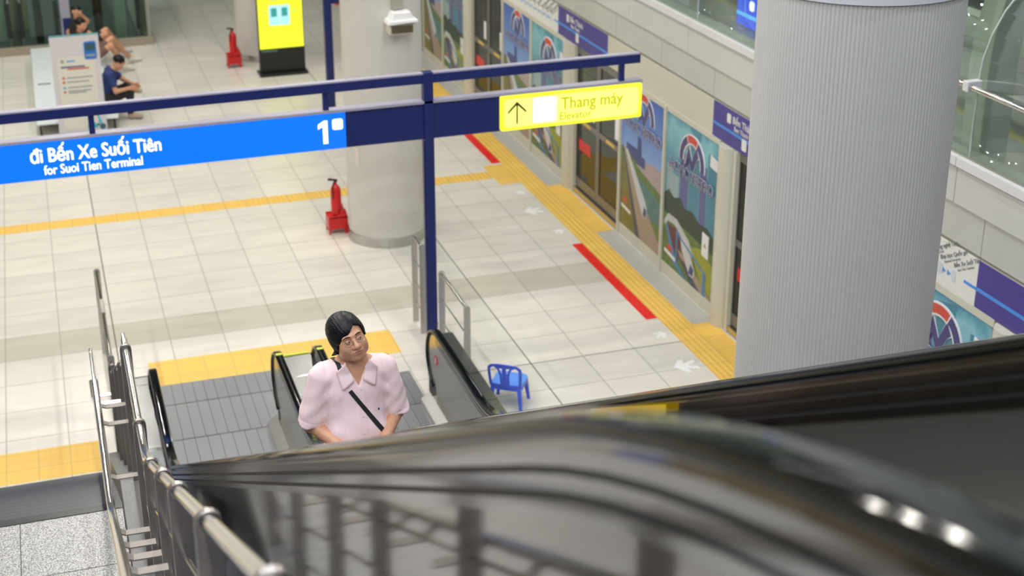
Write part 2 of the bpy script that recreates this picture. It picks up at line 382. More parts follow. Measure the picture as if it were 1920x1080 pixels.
pm = dict(
 skyA=grad('print_blue_sky', [(0, (.30, .42, .62)), (.5, (.30, .42, .66)), (.64, (.16, .30, .62)), (1, (.035, .10, .42))], noise=.08),
 land=mat('print_green_field', (.10, .17, .05), .4, noise=.6, nscale=14), land2=mat('print_olive_field', (.17, .16, .04), .4, noise=.5, nscale=9),
 river=mat('print_river_teal', (.06, .17, .17), .35, noise=.35, nscale=6), cityp=mat('print_pink_town', (.36, .30, .30), .4, noise=.35, nscale=40),
 track=mat('print_track_beige', (.33, .26, .20), .4, noise=.3, nscale=30), trackd=mat('print_track_shadow', (.05, .06, .10), .4, noise=.4, nscale=20),
 train=mat('print_train_white', (.50, .54, .58), .3, noise=.15, nscale=20), blued=mat('print_dark_blue', (.03, .05, .20), .35, noise=.3, nscale=12),
 skyB=grad('print_teal_sky', [(0, (.10, .16, .05)), (.35, (.06, .10, .05)), (.52, (.10, .28, .34)), (.75, (.10, .32, .42)), (.9, (.22, .48, .56)), (1, (.06, .26, .38))], noise=.3, ns=5),
 tower=mat('print_tower_purple', (.09, .10, .26), .3, noise=.45, nscale=18, stretch=(1, 8, 1)), tower2=mat('print_tower_teal', (.05, .20, .28), .3, noise=.4, nscale=18, stretch=(1, 8, 1)),
 tower3=mat('print_tower_pale', (.26, .36, .38), .3, noise=.3, nscale=18), tree=mat('print_tree_dark', (.022, .05, .035), .4, noise=.6, nscale=20),
 canopy=mat('print_canopy_grey', (.45, .48, .50), .3, noise=.2, nscale=9), maroon=mat('print_maroon', (.10, .035, .04), .4, noise=.4), railb=mat('print_rail_blue', (.05, .20, .42), .35, noise=.3),
 red=mat('print_red', (.55, .06, .035), .35, noise=.1), ind=mat('print_indigo', (.045, .04, .17), .35, noise=.1), wh=mat('print_white', (.72, .72, .76), .35, noise=.05),
 lime=mat('print_lime_grass', (.26, .30, .04), .4, noise=.5, nscale=20), pink=mat('print_dull_pink', (.36, .27, .27), .4, noise=.3, nscale=10))
PK = list(pm.keys()); PM = [pm[k] for k in PK]; PI_ = {k: i for i, k in enumerate(PK)}
def arcpoly(cx, cz, r0, r1, a0, a1, n=10):
    o = [(cx+r1*math.cos(math.radians(a0+(a1-a0)*i/n)), cz+r1*math.sin(math.radians(a0+(a1-a0)*i/n))) for i in range(n+1)]
    return o+[(cx+r0*math.cos(math.radians(a1-(a1-a0)*i/n)), cz+r0*math.sin(math.radians(a1-(a1-a0)*i/n))) for i in range(n+1)]
def logo(cu, cz, s):
    c = 'ind'
    q = []
    for k, g in (('wh', .018), (c, 0)):
        q += [(k, arcpoly(cu, cz-.05*s, .20*s-g, .275*s+g, 118, 186)), (k, arcpoly(cu, cz-.05*s, .20*s-g, .275*s+g, -6, 62))]
        q += [(k, [(cu-.145*s-g, cz-.1*s), (cu-.08*s, cz+.12*s+g), (cu+.01*s, cz-.03*s), (cu+.09*s, cz+.14*s+g), (cu+.15*s+g, cz+.05*s), (cu+.10*s, cz+.0*s), (cu+.02*s, cz-.17*s-g), (cu-.07*s, cz-.02*s), (cu-.11*s, cz-.10*s)])]
    q += [('wh', arcpoly(cu, cz-.05*s, .185*s, .29*s, 62, 118)), ('red', arcpoly(cu, cz-.05*s, .20*s, .275*s, 65, 115))]
    return q
def poster(kind, y1, y0, label, grp, z0=.16, z1=2.09, txt=True):
    W = y1-y0; u0 = -y1
    def U(a): return u0+a*W
    def V(b): return z0+b*(z1-z0)
    def q(k, *p): return (PI_[k], [(U(a), V(b)) for a, b in p])
    L = []
    if kind == 'A':
        L = [q('skyA', (0, 0), (1, 0), (1, 1), (0, 1)),
             q('cityp', (.1, .50), (.25, .57), (.36, .56), (.45, .57), (.55, .545), (.7, .56), (.8, .575), (.92, .56), (1, .57), (1, .40), (.1, .46)),
             q('blued', (.14, .545), (.14, .60), (.40, .60), (.40, .69), (.48, .69), (.50, .57), (.58, .57), (.58, .50), (.2, .50)),
             q('land', (0, .56), (.2, .545), (.5, .47), (1, .41), (1, 0), (0, 0)),
             q('river', (.42, .42), (1, .35), (1, .20), (.62, .18), (.50, .30)),
             q('land2', (0, .48), (.12, .45), (.5, .16), (.62, 0), (0, 0)),
             q('trackd', (.06, .55), (.1, .55), (.52, .12), (.62, 0), (.42, 0)), q('track', (.08, .56), (.14, .56), (.68, .22), (1, .05), (1, 0), (.52, 0)),
             q('train', (.12, .55), (.17, .555), (.60, .30), (.66, .25), (.655, .18), (.56, .18)), q('blued', (.57, .185), (.645, .185), (.652, .235), (.60, .25)),
             q('red', (.08, .18), (.13, .215), (.2, .20), (.20, .17)), q('wh', (.06, .15), (.28, .135), (.28, .115), (.06, .13))]
    else:
        L = [q('skyB', (0, 0), (1, 0), (1, 1), (0, 1)),
             q('tower3', (.03, .40), (.03, .66), (.16, .70), (.16, .62), (.28, .62), (.28, .40)), q('tower', (.30, .40), (.30, .80), (.46, .80), (.46, .40)),
             q('tower2', (.48, .38), (.48, .95), (.66, .98), (.66, .38)), q('tower', (.68, .38), (.68, .80), (.80, .80), (.80, .38)), q('tower2', (.82, .36), (.82, .9), (1, .9), (1, .36)),
             q('tree', (0, .46), (.08, .50), (.2, .47), (.32, .50), (.42, .45), (.56, .47), (.7, .43), (.86, .44), (1, .40), (1, .2), (0, .24)),
             q('land', (0, .34), (1, .30), (1, 0), (0, 0)), q('lime', (.55, .24), (.75, .28), (1, .22), (1, .02), (.8, .05)),
             q('maroon', (.08, .27), (.30, .29), (.42, .2), (.30, .06), (.16, .08)),
             q('canopy', (.02, .28), (.10, .345), (.28, .345), (.52, .27), (.62, .20), (.60, .18), (.46, .23), (.24, .30), (.10, .295), (.04, .25)),
             q('track', (.30, .16), (.5, .14), (1, -0.0), (.62, 0)), q('trackd', (.34, .12), (.46, .11), (.78, .0), (.6, 0)),
             q('train', (.36, .25), (.44, .265), (.60, .16), (.66, .10), (.64, .055), (.56, .055), (.40, .18)), q('blued', (.545, .065), (.63, .065), (.645, .11), (.585, .135)),
             q('railb', (.06, .27), (.09, .27), (.30, .07), (.50, .0), (.44, .0), (.2, .06)), q('railb', (.28, .275), (.31, .28), (.31, .06), (.28, .07)), q('railb', (.30, .27), (.86, .15), (.86, .135), (.30, .255)),
             q('railb', (.82, .145), (.87, .145), (.87, .0), (.82, .0)), q('red', (.10, .12), (.14, .15), (.2, .13), (.2, .10)), q('wh', (.05, .10), (.28, .085), (.28, .06), (.05, .08)),
             q('wh', (.78, .40), (.90, .395), (.90, .25), (.78, .255)), q('lime', (.81, .315), (.87, .31), (.84, .345)), q('wh', (.86, .90), (1, .885), (1, .82), (.86, .83))]
    cu = U(.52); cz = V(.86 if kind == 'A' else .80)
    L += [(PI_[k], p) for k, p in logo(cu, cz, W*.86)]
    o = sheet(XP-.002, L).build('poster', PM)
    root = thing('platform_poster', label, 'poster', (XP, (y0+y1)/2, z0), grp)
    o.name = 'artwork'; place([o], root)
    zt = V(.72 if kind == 'A' else .655); y = y1-W*.10
    text('lettering', 'HCMC METRO', .178*W/1.3, M_side(XP-.020, y, zt), PM[PI_['wh']], root, .001, .009, sx=.95)
    text('lettering', 'HCMC METRO', .178*W/1.3, M_side(XP-.022, y, zt), PM[PI_['ind']], root, .001, .0015, sx=.95)
    return root
def psd_unit(yb, near=False):
    """pillar near edge yb-.36 .. yb, then (toward +Y) panel B, panel A, sliding door"""
    return
frame = MB(); lowd = MB()
units = [-6.14, -1.34, 3.46, 8.26]
for yb in units:
    # slim posts between panels
    for yy in (yb+1.42, yb+2.76, yb+4.44-.02):
        frame.box(XP-.03, XP+.05, yy-.028, yy+.028, .0, 2.13)
    frame.box(XP-.012, XP+.05, yb, yb+2.8, .0, .16); frame.box(XP-.012, XP+.05, yb, yb+2.8, 2.075, 2.14)
    frame.box(XP+.001, XP+.05, yb, yb+2.8, .16, 2.075)
struct('trim_12', frame, beige)
def fill_units():
    k = 0
    for yb in units:
        # rounded pillar
        mb = MB(); mb.lathe([(.16, 0), (.16, 2.13)], XP+.06, yb-.17, 24)
        o = mb.build('door_pillar', beige, smooth=True)
        tag(o, {-6.14: 'rounded beige door pillar at the right edge of the frame, under the purple sign', -1.34: 'rounded beige door pillar beside the big ribbed column',
                3.46: 'rounded beige door pillar behind the yellow lift sign', 8.26: 'rounded beige door pillar farthest away, past the grey far door'}[yb], 'pillar', 'rounded door pillars')
for_lab = {-6.14: 'at the big column, near the right edge', -1.34: 'behind the large ribbed column', 3.46: 'right of the yellow lift sign text', 8.26: 'farthest'}
fill_units()
doorst = mat('door_frame_grey', (.20, .195, .18), .3, .4, noise=.1)
def door(y0, y1, n):
    d = thing('door_%d' % n, 'x', 'door', (XP, (y0+y1)/2, 0)); del d['category']; d['kind'] = 'structure'
    d['label'] = 'pair of dark glass platform screen doors'
    for a, b in ((y0, (y0+y1)/2-.004), ((y0+y1)/2+.004, y1)):
        f = MB().box(XP+.02, XP+.06, a, a+.05, .1, 2.13).box(XP+.02, XP+.06, b-.05, b, .1, 2.13).box(XP+.02, XP+.06, a+.05, b-.05, 2.03, 2.13).box(XP+.02, XP+.06, a+.05, b-.05, .1, .24).box(XP+.022, XP+.055, a+.05, b-.05, 1.05, 1.13)
        lf = kid(f.build('door_leaf', doorst), d)
        g = MB().box(XP+.034, XP+.04, a+.04, b-.04, .2, 2.06).build('pane', glassd); place([g], lf)
        s1 = MB().box(XP+.0315, XP+.0335, a+.15+.0, a+.27, 1.20, 1.50).build('notice', white)
        place([s1], lf)
        s2 = MB().box(XP+.0185, XP+.0198, (a+b)/2-.16, (a+b)/2+.12, 1.07, 1.115).build('warning_sticker', tac_bar); place([s2], lf)
    s3 = MB().box(XP+.0315, XP+.0335, y1-.56, y1-.12, .66, .82).build('red_mark', redm); place([s3], d)  # red reflection in the door glass, painted on as a thin plate
    s = MB().box(XP-.02, XP+.12, y0-.0, y1+.0, .0, .09).build('sill', steel); place([s], d)
for n, yb in enumerate((-6.14-4.8, -6.14, -1.34, 3.46)):
    door(yb+2.78, yb+4.44, n+1)
poster('A', 1.42, .10, 'blue sky poster of an elevated train, directly right of the yellow lift sign', 'platform posters')
poster('B', .055, -1.31, 'city poster with towers and a canopy, beside the pillar nearest the big column', 'platform posters')
poster('A', 6.20, 4.90, 'blue sky poster behind the far end of the sign beam, next to the line map', 'platform posters')
poster('B', 4.855, 3.48, 'teal city poster cut by the sign beam, below the purple station name', 'platform posters')
poster('B', -4.745, -6.12, 'pale poster with large indigo emblem at the right edge beside the column', 'platform posters')
poster('A', -3.38, -4.70, 'blue sky poster hidden behind the big ribbed column', 'platform posters')
poster('B', 9.66, 8.28, 'dim farthest poster beside the cream column, right one of that pair', 'platform posters')
poster('A', 11.0, 9.70, 'dim farthest poster beside the cream column, left one of that pair', 'platform posters')

# header with station banner
hd = MB().box(XP+.0, XP+.08, -12, 18, 2.14, 2.545)
struct('trim_4', hd, beige)
purp = mat('banner_purple', (.055, .038, .26), .35, noise=.06); lblue = mat('banner_light_blue', (.06, .26, .72), .35, noise=.05); bwhite = mat('banner_white', (.70, .71, .69), .4, noise=.03)
txtd = mat('banner_grey_text', (.16, .17, .19), .4, noise=.05)
def banner(y1, y0, label, full=True):
    r = thing('station_name_banner', label, 'sign', (XP, (y0+y1)/2, 2.14), 'purple station banners')
    kid(MB().box(XP-.006, XP-.0, y0, y1, 2.142, 2.543).build('panel', purp), r)
    kid(MB().box(XP-.009, XP-.0061, y0, y1, 2.285, 2.315).build('stripe', lblue), r)
    if full:
        text('lettering', 'Bến Thành', .11, M_side(XP-.008, y1-.46, 2.41), bwhite, r, .001, .0014)
        text('lettering', 'Ben Thanh', .075, M_side(XP-.008, y1-.50, 2.335), bwhite, r, .001, .0006)
        kid(MB().prism(rrect(y1-.42, y1-.33, 2.385, 2.49, .02), 'x', XP-.009, XP-.0061).build('station_badge', bwhite), r)
        kid(MB().prism(rrect(y1-.80, y1-.69, 2.18, 2.31, .02), 'x', XP-.0095, XP-.0091).build('station_badge', bwhite), r)
    return r
banner(3.76, 1.95, 'purple station name banner above the teal poster, ending near the sign beam tip')
banner(-1.12, -2.9, 'purple station name banner meeting the left edge of the big ribbed column')
banner(-5.87, -7.7, 'plain purple banner with a light blue stripe at the far right edge', False)
def linemap(y1, y0, label, names, mir=False):
    r = thing('line_map', label, 'sign', (XP, (y0+y1)/2, 2.14), 'white line maps')
    kid(MB().box(XP-.006, XP-.0, y0, y1, 2.142, 2.543).build('panel', bwhite), r)
    kid(MB().box(XP-.0085, XP-.0061, y0, y0+.16, 2.285, 2.31).build('stripe', lblue), r)
    st = MB(); nd = MB(); y = y0+.30; i = 0
    while y < y1-.08:
        st = MB(); nd = MB()
        st.add([(XP-.0085, y+.035, 2.285), (XP-.0085, y+.085, 2.31), (XP-.0085, y+.085, 2.26)], [(0, 1, 2)])
        st.add([(XP-.0085, y+.105, 2.285), (XP-.0085, y+.15, 2.31), (XP-.0085, y+.15, 2.26)], [(0, 1, 2)])
        nd.prism(rrect(y-.03, y+.025, 2.235, 2.335, .015), 'x', XP-.0085, XP-.0061)
        kid(st.build('line_mark', lblue), r); kid(nd.build('station_badge', mat('badge_pale', (.55, .62, .70), .4, noise=.1)), r)
        i += 1; y += .185
    y = y0+.30
    for k, nm in enumerate(names):
        yy = y0+.30+.185*k
        text('lettering', nm[0], .052, M_side(XP-.008, yy, 2.36, .50), txtd, r, .0006, .0005)
        text('lettering', nm[1], .030, M_side(XP-.008, yy-.05, 2.345, .50), txtd, r, .0006, 0)
    return r
NM = [('Bến Xe Suối Tiên', 'Suoi Tien Terminal'), ('Đại học Quốc gia', 'National University'), ('Khu Công nghệ Cao', 'High Tech Park'), ('Thủ Đức', 'Thu Duc'), ('Bình Thái', 'Binh Thai'), ('Phước Long', 'Phuoc Long'), ('Rạch Chiếc', 'Rach Chiec')]
linemap(-4.4, -5.865, 'white line map with station names right of the big ribbed column', NM)
linemap(6.0, 3.765, 'white line map with station names above the far blue poster', NM*2)

# fascia rows
def fas_row(nm, z0, z1, x, joints, m):
    mb = MB(); js = sorted(joints)
    for a, b in zip(js[:-1], js[1:]): mb.box(x, x+.05, a+.004, b-.004, z0, z1)
    return struct(nm, mb, m)
j1 = [-12.0, -10.4, -9.0, -7.4, -5.87, -4.2, -2.6, -1.097, .282, 1.68, 3.1, 4.5, 5.9, 7.3, 9, 12, 18]
j2 = [-12.0, -10.2, -8.6, -7.0, -5.47, -3.8, -2.1, -.441, 1.25, 2.9, 4.6, 6.3, 8, 10, 13, 18]
fas_row('trim_5', 2.575, 2.898, XP-.004, j1, fasc); fas_row('trim_6', 2.906, 3.205, XP-.022, j2, fasc2)
fas_row('trim_7', 3.222, 3.30, XP-.045, j2, sillm)
struct('trim_8', MB().box(XP+.03, XP+.30, -12, 18, 2.5, 3.25), mat('ledge_grey', (.34, .35, .31), .5, noise=.1))
struct('wall_right', MB().box(9.2, 9.3, -12, 18, -.3, 2.0), mat('track_wall', (.09, .08, .06), .6, noise=.3))
struct('floor', MB().box(XP+.12, 9.2, -12, 18, -.3, -.05), mat('track_bed', (.10, .10, .09), .6, noise=.3))
# corridor behind the glass
corr = mat('corridor_floor', (.24, .24, .22), .35, noise=.25, nscale=6); green = mat('green_grey_steel', (.50, .52, .45), .45, noise=.12, nscale=8)
struct('floor', MB().box(XP+.3, 14, -12, 18, 2.0, 2.9), corr)
struct('trim_9', MB().box(9.3, 9.45, -12, 18, 2.9, 2.903), mat('old_yellow_line', (.30, .27, .10), .5, noise=.2))
struct('wall_right', MB().box(13.5, 13.7, -24, 20, 2, 10.2), mat('dark_teal_wall', (.075, .08, .08), .5, noise=.5, nscale=2, stretch=(1, 3, 1)))
struct('wall_right', MB().box(13.2, 13.5, -12, 18, 3.6, 3.75).box(13.1, 13.5, -12, 18, 5.0, 5.3), mat('tunnel_band', (.16, .17, .17), .5, noise=.3))
# curved glass screen
gp = []
for i in range(3): gp.append((XP+.06, 3.29+.31*i))
for i in range(1, 9):
    a = math.radians(11*i); gp.append((XP+.06+1.05*(1-math.cos(a)), 3.91+1.05*math.sin(a)))
def glass_panel(n, y0, y1):
    mb = MB(); k = len(gp)
    vs = [(x, y, z) for y in (y0, y1) for x, z in gp]
    mb.add(vs, [(i, i+1, k+i+1, k+i) for i in range(k-1)])
    o = mb.build('window_%d' % n, glassg, smooth=True); o['kind'] = 'structure'
    so = o.modifiers.new('thick', 'SOLIDIFY'); so.thickness = .012
    e = MB().tube([(x-.004, y0, z) for x, z in gp], .008, 6).build('window_seam', mat('seam_pale', (.45, .50, .47), .3, noise=.1)); e.parent = o
    return o
gy = [-10.5, -8.0, -5.505, -3.0, -.5, 2.0, 4.5, 7.0, 10.0]
for i, (a, b) in enumerate(zip(gy[:-1], gy[1:])): glass_panel(i+1, a+.004, b-.004)
rt = thing('glass_handrail', 'steel tube handrail crossing in front of the curved glass, top right', 'handrail', (XP-.04, -1, 3.90))
kid(MB().tube([(XP-.03, y, 3.90) for y in (-10.5, -5, 0, 5, 10)], .024, 12).build('tube', chrome, smooth=True), rt)
for y in gy: kid(MB().box(XP-.065, XP+.068, y-.035, y+.035, 3.86, 3.945).build('clamp', sillm, bevel=.006), rt)
# arched ribs behind
def rib(yc, label):
    path = [(8.25+.15, 2.9), (8.4, 3.9)]+[(8.4+1.9*(1-math.cos(math.radians(a))), 3.9+1.9*math.sin(math.radians(a))) for a in range(8, 90, 8)]
    mb = MB(); k = len(path); vs = []
    for i, (x, z) in enumerate(path):
        a = path[max(0, i-1)]; b = path[min(k-1, i+1)]; l = math.hypot(b[0]-a[0], b[1]-a[1]); nx, nz = -(b[1]-a[1])/l, (b[0]-a[0])/l
        for d, yy in ((-.14, -.13), (.14, -.13), (.14, .13), (-.14, .13)): vs.append((x+nx*d, yc+yy, z+nz*d))
    fs = [(i*4+j, i*4+(j+1) % 4, (i+1)*4+(j+1) % 4, (i+1)*4+j) for i in range(k-1) for j in range(4)]+[(3, 2, 1, 0), tuple((k-1)*4+j for j in range(4))]
    mb.add(vs, fs); return tag(mb.build('arched_rib', green, bevel=.01), label, 'steel rib', 'arched ribs behind the glass')
rib(-5.0, 'pale green arched steel rib behind the curved glass at the top right corner')
rib(1.2, 'pale green steel rib behind the glass left of the big column, beside the blue sign reflection')
rib(5.6, 'pale green steel rib behind the glass at the top edge, farthest one')
for z, x, nm in ((3.55, 9.6, 'lower pale beam running behind the arched ribs'), (4.75, 11.5, 'upper pale beam running far behind the arched ribs')):
    tag(MB().box(x, x+.18, -12, 14, z, z+.22).build('longitudinal_beam', green), nm, 'beam')
r = thing('blue_sign_reflection', 'blue sign reflection built as a lit board behind the glass beside the big column', 'screen', (9.0, 0, 2.9))  # reflection of the blue sign in the glass, built as a glowing board
kid(MB().box(9.0, 9.06, -.62, .70, 2.90, 3.75).build('housing', blackp), r)
kid(MB().box(8.99, 8.999, -.60, .67, 2.905, 3.73).build('display', glow('reflected_blue_light', (.05, .13, 1.0), 1.1)), r)
kid(MB().box(8.985, 8.989, -.60, .67, 3.02, 3.065).build('stripe', glow('reflected_cyan_light', (.15, .55, 1), 1.3)), r)
kid(MB().prism(rrect(.24, .36, 3.12, 3.24, .04), 'x', 8.985, 8.989).build('station_badge', signwhite), r)
for i in range(3): kid(MB().box(8.985, 8.989, -.3, .1, 3.30+.06*i, 3.33+.06*i).build('text_bar', signwhite), r)
def tubelamp(x, y, z, lbl):
    tag(MB().box(x-.06, x+.06, y-.6, y+.6, z, z+.07).build('tunnel_lamp', glow('tunnel_lamp_light', (.85, .97, 1), 9)), lbl, 'lamp', 'tunnel tube lamps')
tubelamp(12.6, -2.6, 6.2, 'tube lamp behind the glass, left one of the pair near the top right corner'); tubelamp(12.6, -5.6, 5.8, 'tube lamp behind the glass, right one of the pair near the top right corner')

# ------------------------------------------------------------------ columns
def column(cx, cy, R, z1, ribs, depth, label, ring=True, name='ribbed_column'):
    root = thing(name, label, 'column', (cx, cy, 0), 'ribbed columns')
    n = ribs*6; prof = []
    vs = []; zs = [(.13 if ring else 0), z1]
    for z in zs:
        for j in range(n):
            a = 2*PI*j/n; ph = (j % 6)/6
            rr = R-depth*(0, 0, .1, .6, 1, .5)[j % 6]
            vs.append((rr*math.cos(a), rr*math.sin(a), z))
    fs = [(j, (j+1) % n, n+(j+1) % n, n+j) for j in range(n)]+[tuple(range(n-1, -1, -1)), tuple(range(n, 2*n))]
    o = MB().add(vs, fs).build('cladding', colm, root)
    if ring:
        MB().lathe([(R+.012, 0), (R+.012, .13), (R-.01, .14)], 0, 0, 64).build('base_ring', steel, root, smooth=True)
    return root
bigc = column(4.97, -8.35, .53, 5.515, 156, .005, 'very large pale ribbed column in the right foreground')
MB().lathe([(.535, 5.515), (.545, 5.52), (.545, 5.56), (.535, 5.57)], 0, 0, 96).build('collar', sillm, bigc, smooth=True)
bc2 = MB(); 
n = 156*6; vs = []
for z in (5.57, 10.2):
    for j in range(n):
        a = 2*PI*j/n; rr = .53-.005*(0, 0, .1, .6, 1, .5)[j % 6]; vs.append((rr*math.cos(a), rr*math.sin(a), z))
bc2.add(vs, [(j, (j+1) % n, n+(j+1) % n, n+j) for j in range(n)]+[tuple(range(n-1, -1, -1)), tuple(range(n, 2*n))])
bc2.build('upper_cladding', colm, bigc)
midc = column(4.92, 2.33, .51, 9.9, 120, .005, 'cream ribbed column behind the blue sign frame, with a steel base ring')
farc = column(4.88, 12.0, .51, 9.9, 120, .005, 'grey ribbed column behind the yellow advertising screen')
tag(MB().box(-.04, .04, -.002, .002, -.11, .11).build('paper_notice', mat('notice_paper', (.70, .62, .58), .5, noise=.2, nscale=40)), 'small paper notice taped low on the left side of the cream column', 'notice')
o = bpy.data.objects['paper_notice']; a = math.radians(212); o.location = (4.92+.514*math.cos(a), 2.33+.514*math.sin(a), 1.22); o.rotation_euler = (0, 0, a+PI/2)
# white wall unit on the cream column
r = thing('column_camera', 'white hooded unit mounted high on the cream column', 'camera', (5.02, 1.82, 2.85))
kid(MB().prism([(4.87, 3.05), (5.17, 3.05), (5.13, 3.14), (4.92, 3.14)], 'y', 1.62, 1.82).prism([(4.83, 3.0), (5.22, 3.02), (5.20, 3.055), (4.85, 3.05)], 'y', 1.58, 1.82).build('hood', white, bevel=.008), r)
kid(MB().box(4.85, 5.18, 1.62, 1.82, 2.87, 3.0).build('housing', mat('camera_case', (.55, .53, .44), .4, noise=.05), bevel=.01), r)
kid(MB().box(4.88, 5.15, 1.612, 1.62, 2.89, 2.985).build('window', mat('camera_window', (.10, .085, .05), .2, noise=.2)), r)
kid(MB().box(4.93, 5.07, 1.76, 1.83, 3.15, 3.30).build('junction_box', mat('junction_grey', (.34, .33, .27), .4, noise=.05), bevel=.008), r)

# ------------------------------------------------------------------ hanging sign gantry
g = thing('sign_gantry', 'navy blue sign frame on a square post carrying the lit direction signs', 'sign frame', (4.585, -1.1, 0))
kid(MB().box(4.535, 4.637, -1.10, -1.0, 0, 3.15).box(4.525, 4.533, -1.08, -1.02, 0, 2.4).build('post', navy, bevel=.003), g)
kid(MB().box(-4.035, -3.935, -1.10, -1.0, 0, 3.15).build('post', navy, bevel=.003), g)
kid(MB().box(-4.2, 6.955, -1.09, -1.01, 3.035, 3.13).box(-4.2, 6.955, -1.088, -1.012, 3.13, 3.145, 1).build('top_beam', [navy, lilac]), g)
for x in (1.165, 3.505, 6.755, -1.2): kid(MB().box(x-.028, x+.028, -1.07, -1.02, 2.84, 3.035).build('hanger', navy), g)
bb = MB().box(3.70, 4.535, -1.08, -.98, 2.43, 2.82).box(4.637, 5.36, -1.08, -.98, 2.43, 2.82).box(-4.2, 3.70, -1.06, -.98, 2.43, 2.82).box(5.36, 6.98, -1.06, -.98, 2.425, 2.82)
bb.box(-4.2, 6.985, -1.10, -.97, 2.82, 2.845, 1)  # lit look of the box top, put into its lilac colour
kid(bb.build('sign_box', [navy, lilac]), g)
s = kid(MB().box(-4.2, 3.695, -1.10, -1.06, 2.435, 2.815).build('lit_panel', signblue), g); lab(s, 'long glowing blue panel')
text('lettering', 'đi Bến Xe Suối Tiên', .20, M_front(.545, -1.102, 2.615), signwhite, s, .001, .0042, sx=.765)
text('lettering', 'for Suoi Tien Terminal', .135, M_front(.665, -1.102, 2.485), signwhite, s, .001, .0022, sx=.775)
kid(MB().prism([(3.455, 2.50), (3.505, 2.50), (3.505, 2.748), (3.468, 2.748), (3.405, 2.71), (3.405, 2.66), (3.455, 2.685)], 'y', -1.1035, -1.1005).build('numeral_one', signwhite), s)
kid(MB().prism(rrect(3.555, 3.665, 2.64, 2.755, .022), 'y', -1.1035, -1.1005).build('white_square', signwhite), s)
s = kid(MB().prism(rrect(5.372, 6.978, 2.43, 2.812, .02), 'y', -1.10, -1.06).build('lit_panel', signyel), g); lab(s, 'short glowing yellow panel')
kid(MB().prism(rrect(5.41, 6.94, 2.465, 2.778, .05), 'y', -1.1015, -1.1002).build('panel_centre', signyel2), s)
kid(MB().box(5.545, 5.562, -1.1045, -1.102, 2.50, 2.71).prism([(5.552, 2.745), (5.452, 2.64), (5.452, 2.612), (5.552, 2.712), (5.655, 2.612), (5.655, 2.64)], 'y', -1.1045, -1.102).build('arrow', signdark), s)
kid(MB().prism(rrect(5.735, 5.995, 2.49, 2.765, .025), 'y', -1.1045, -1.102).build('lift_pictogram', signwhite), s)
kid(MB().box(5.83, 5.845, -1.106, -1.1047, 2.575, 2.59).box(5.865, 5.88, -1.106, -1.1047, 2.575, 2.59).box(5.90, 5.915, -1.106, -1.1047, 2.575, 2.59).build('pictogram_dots', green), s)
text('lettering', 'Thang máy', .185, M_front(6.045, -1.1035, 2.612), signtxt, s, .001, .003, sx=.88)
text('lettering', 'Elevator', .125, M_front(6.03, -1.1035, 2.492), signtxt, s, .001, .002, sx=.88)
# frames behind
g2 = thing('sign_gantry', 'second navy sign frame post farther back, left of the cream column', 'sign frame', (5.16, 7.0, 0))
kid(MB().box(5.11, 5.23, 6.95, 7.05, 0, 4.2).build('post', navy), g2)
kid(MB().box(5.23, 7.2, 6.96, 7.04, 2.08, 2.45).box(5.30, 7.1, 6.955, 7.045, 2.05, 2.08, 1).build('sign_box', [navy, redm]), g2)
g3 = thing('sign_post', 'grey and blue post behind the information board', 'post', (1.27, 13.4, 0))
kid(MB().box(1.205, 1.36, 13.35, 13.45, 0, .74).build('post', navy), g3)
kid(MB().box(1.175, 1.205, 13.35, 13.45, 0, .74).box(1.175, 1.36, 13.35, 13.45, .74, 3.2).build('grey_post', lilac), g3)

# ------------------------------------------------------------------ escalators
TAN = .587; TH = math.atan(TAN)
def z_h(y): return .95+(-4.36-y)*TAN
CT = (-14.19, z_h(-14.19))
def hpath(off=0., ylow=-2.62, yend=-16.6):
    """top line of the handrail, offset along its normal"""
    a = (ylow, .95+off); b = (-4.36-off*math.tan(TH/2)*-1*-1, .95+off); b = (-4.36+off*math.tan(TH/2), .95+off)
    c = (CT[0]+off*math.tan(TH/2), CT[1]+off); d = (yend, CT[1]+off)
    return fillet([a, b, c, d], [1.5-off if off < 0 else 1.5, 4.3+off], 14)
def newel(yc, zc, r, a0=90, a1=-70, n=14):
    return [(yc+r*math.cos(math.radians(a0+(a1-a0)*i/n)), zc+r*math.sin(math.radians(a0+(a1-a0)*i/n))) for i in range(n+1)]
YN = -2.62
def loop(off):
    """handrail line coming up round the newel then along"""
    r = .34+off
    pts = newel(YN, .61, r)[::-1]
    return pts[:-1]+hpath(off)
hsec = [(.040, -.012), (.036, -.003), (.022, .0), (-.022, .0), (-.036, -.003), (-.040, -.012), (-.038, -.026), (-.026, -.032), (.026, -.032), (.038, -.026)]
def rect(w0, w1, n0, n1): return [(w1, n0), (w1, n1), (w0, n1), (w0, n0)]
def sh(sec, x): return [(x+a, b) for a, b in sec]
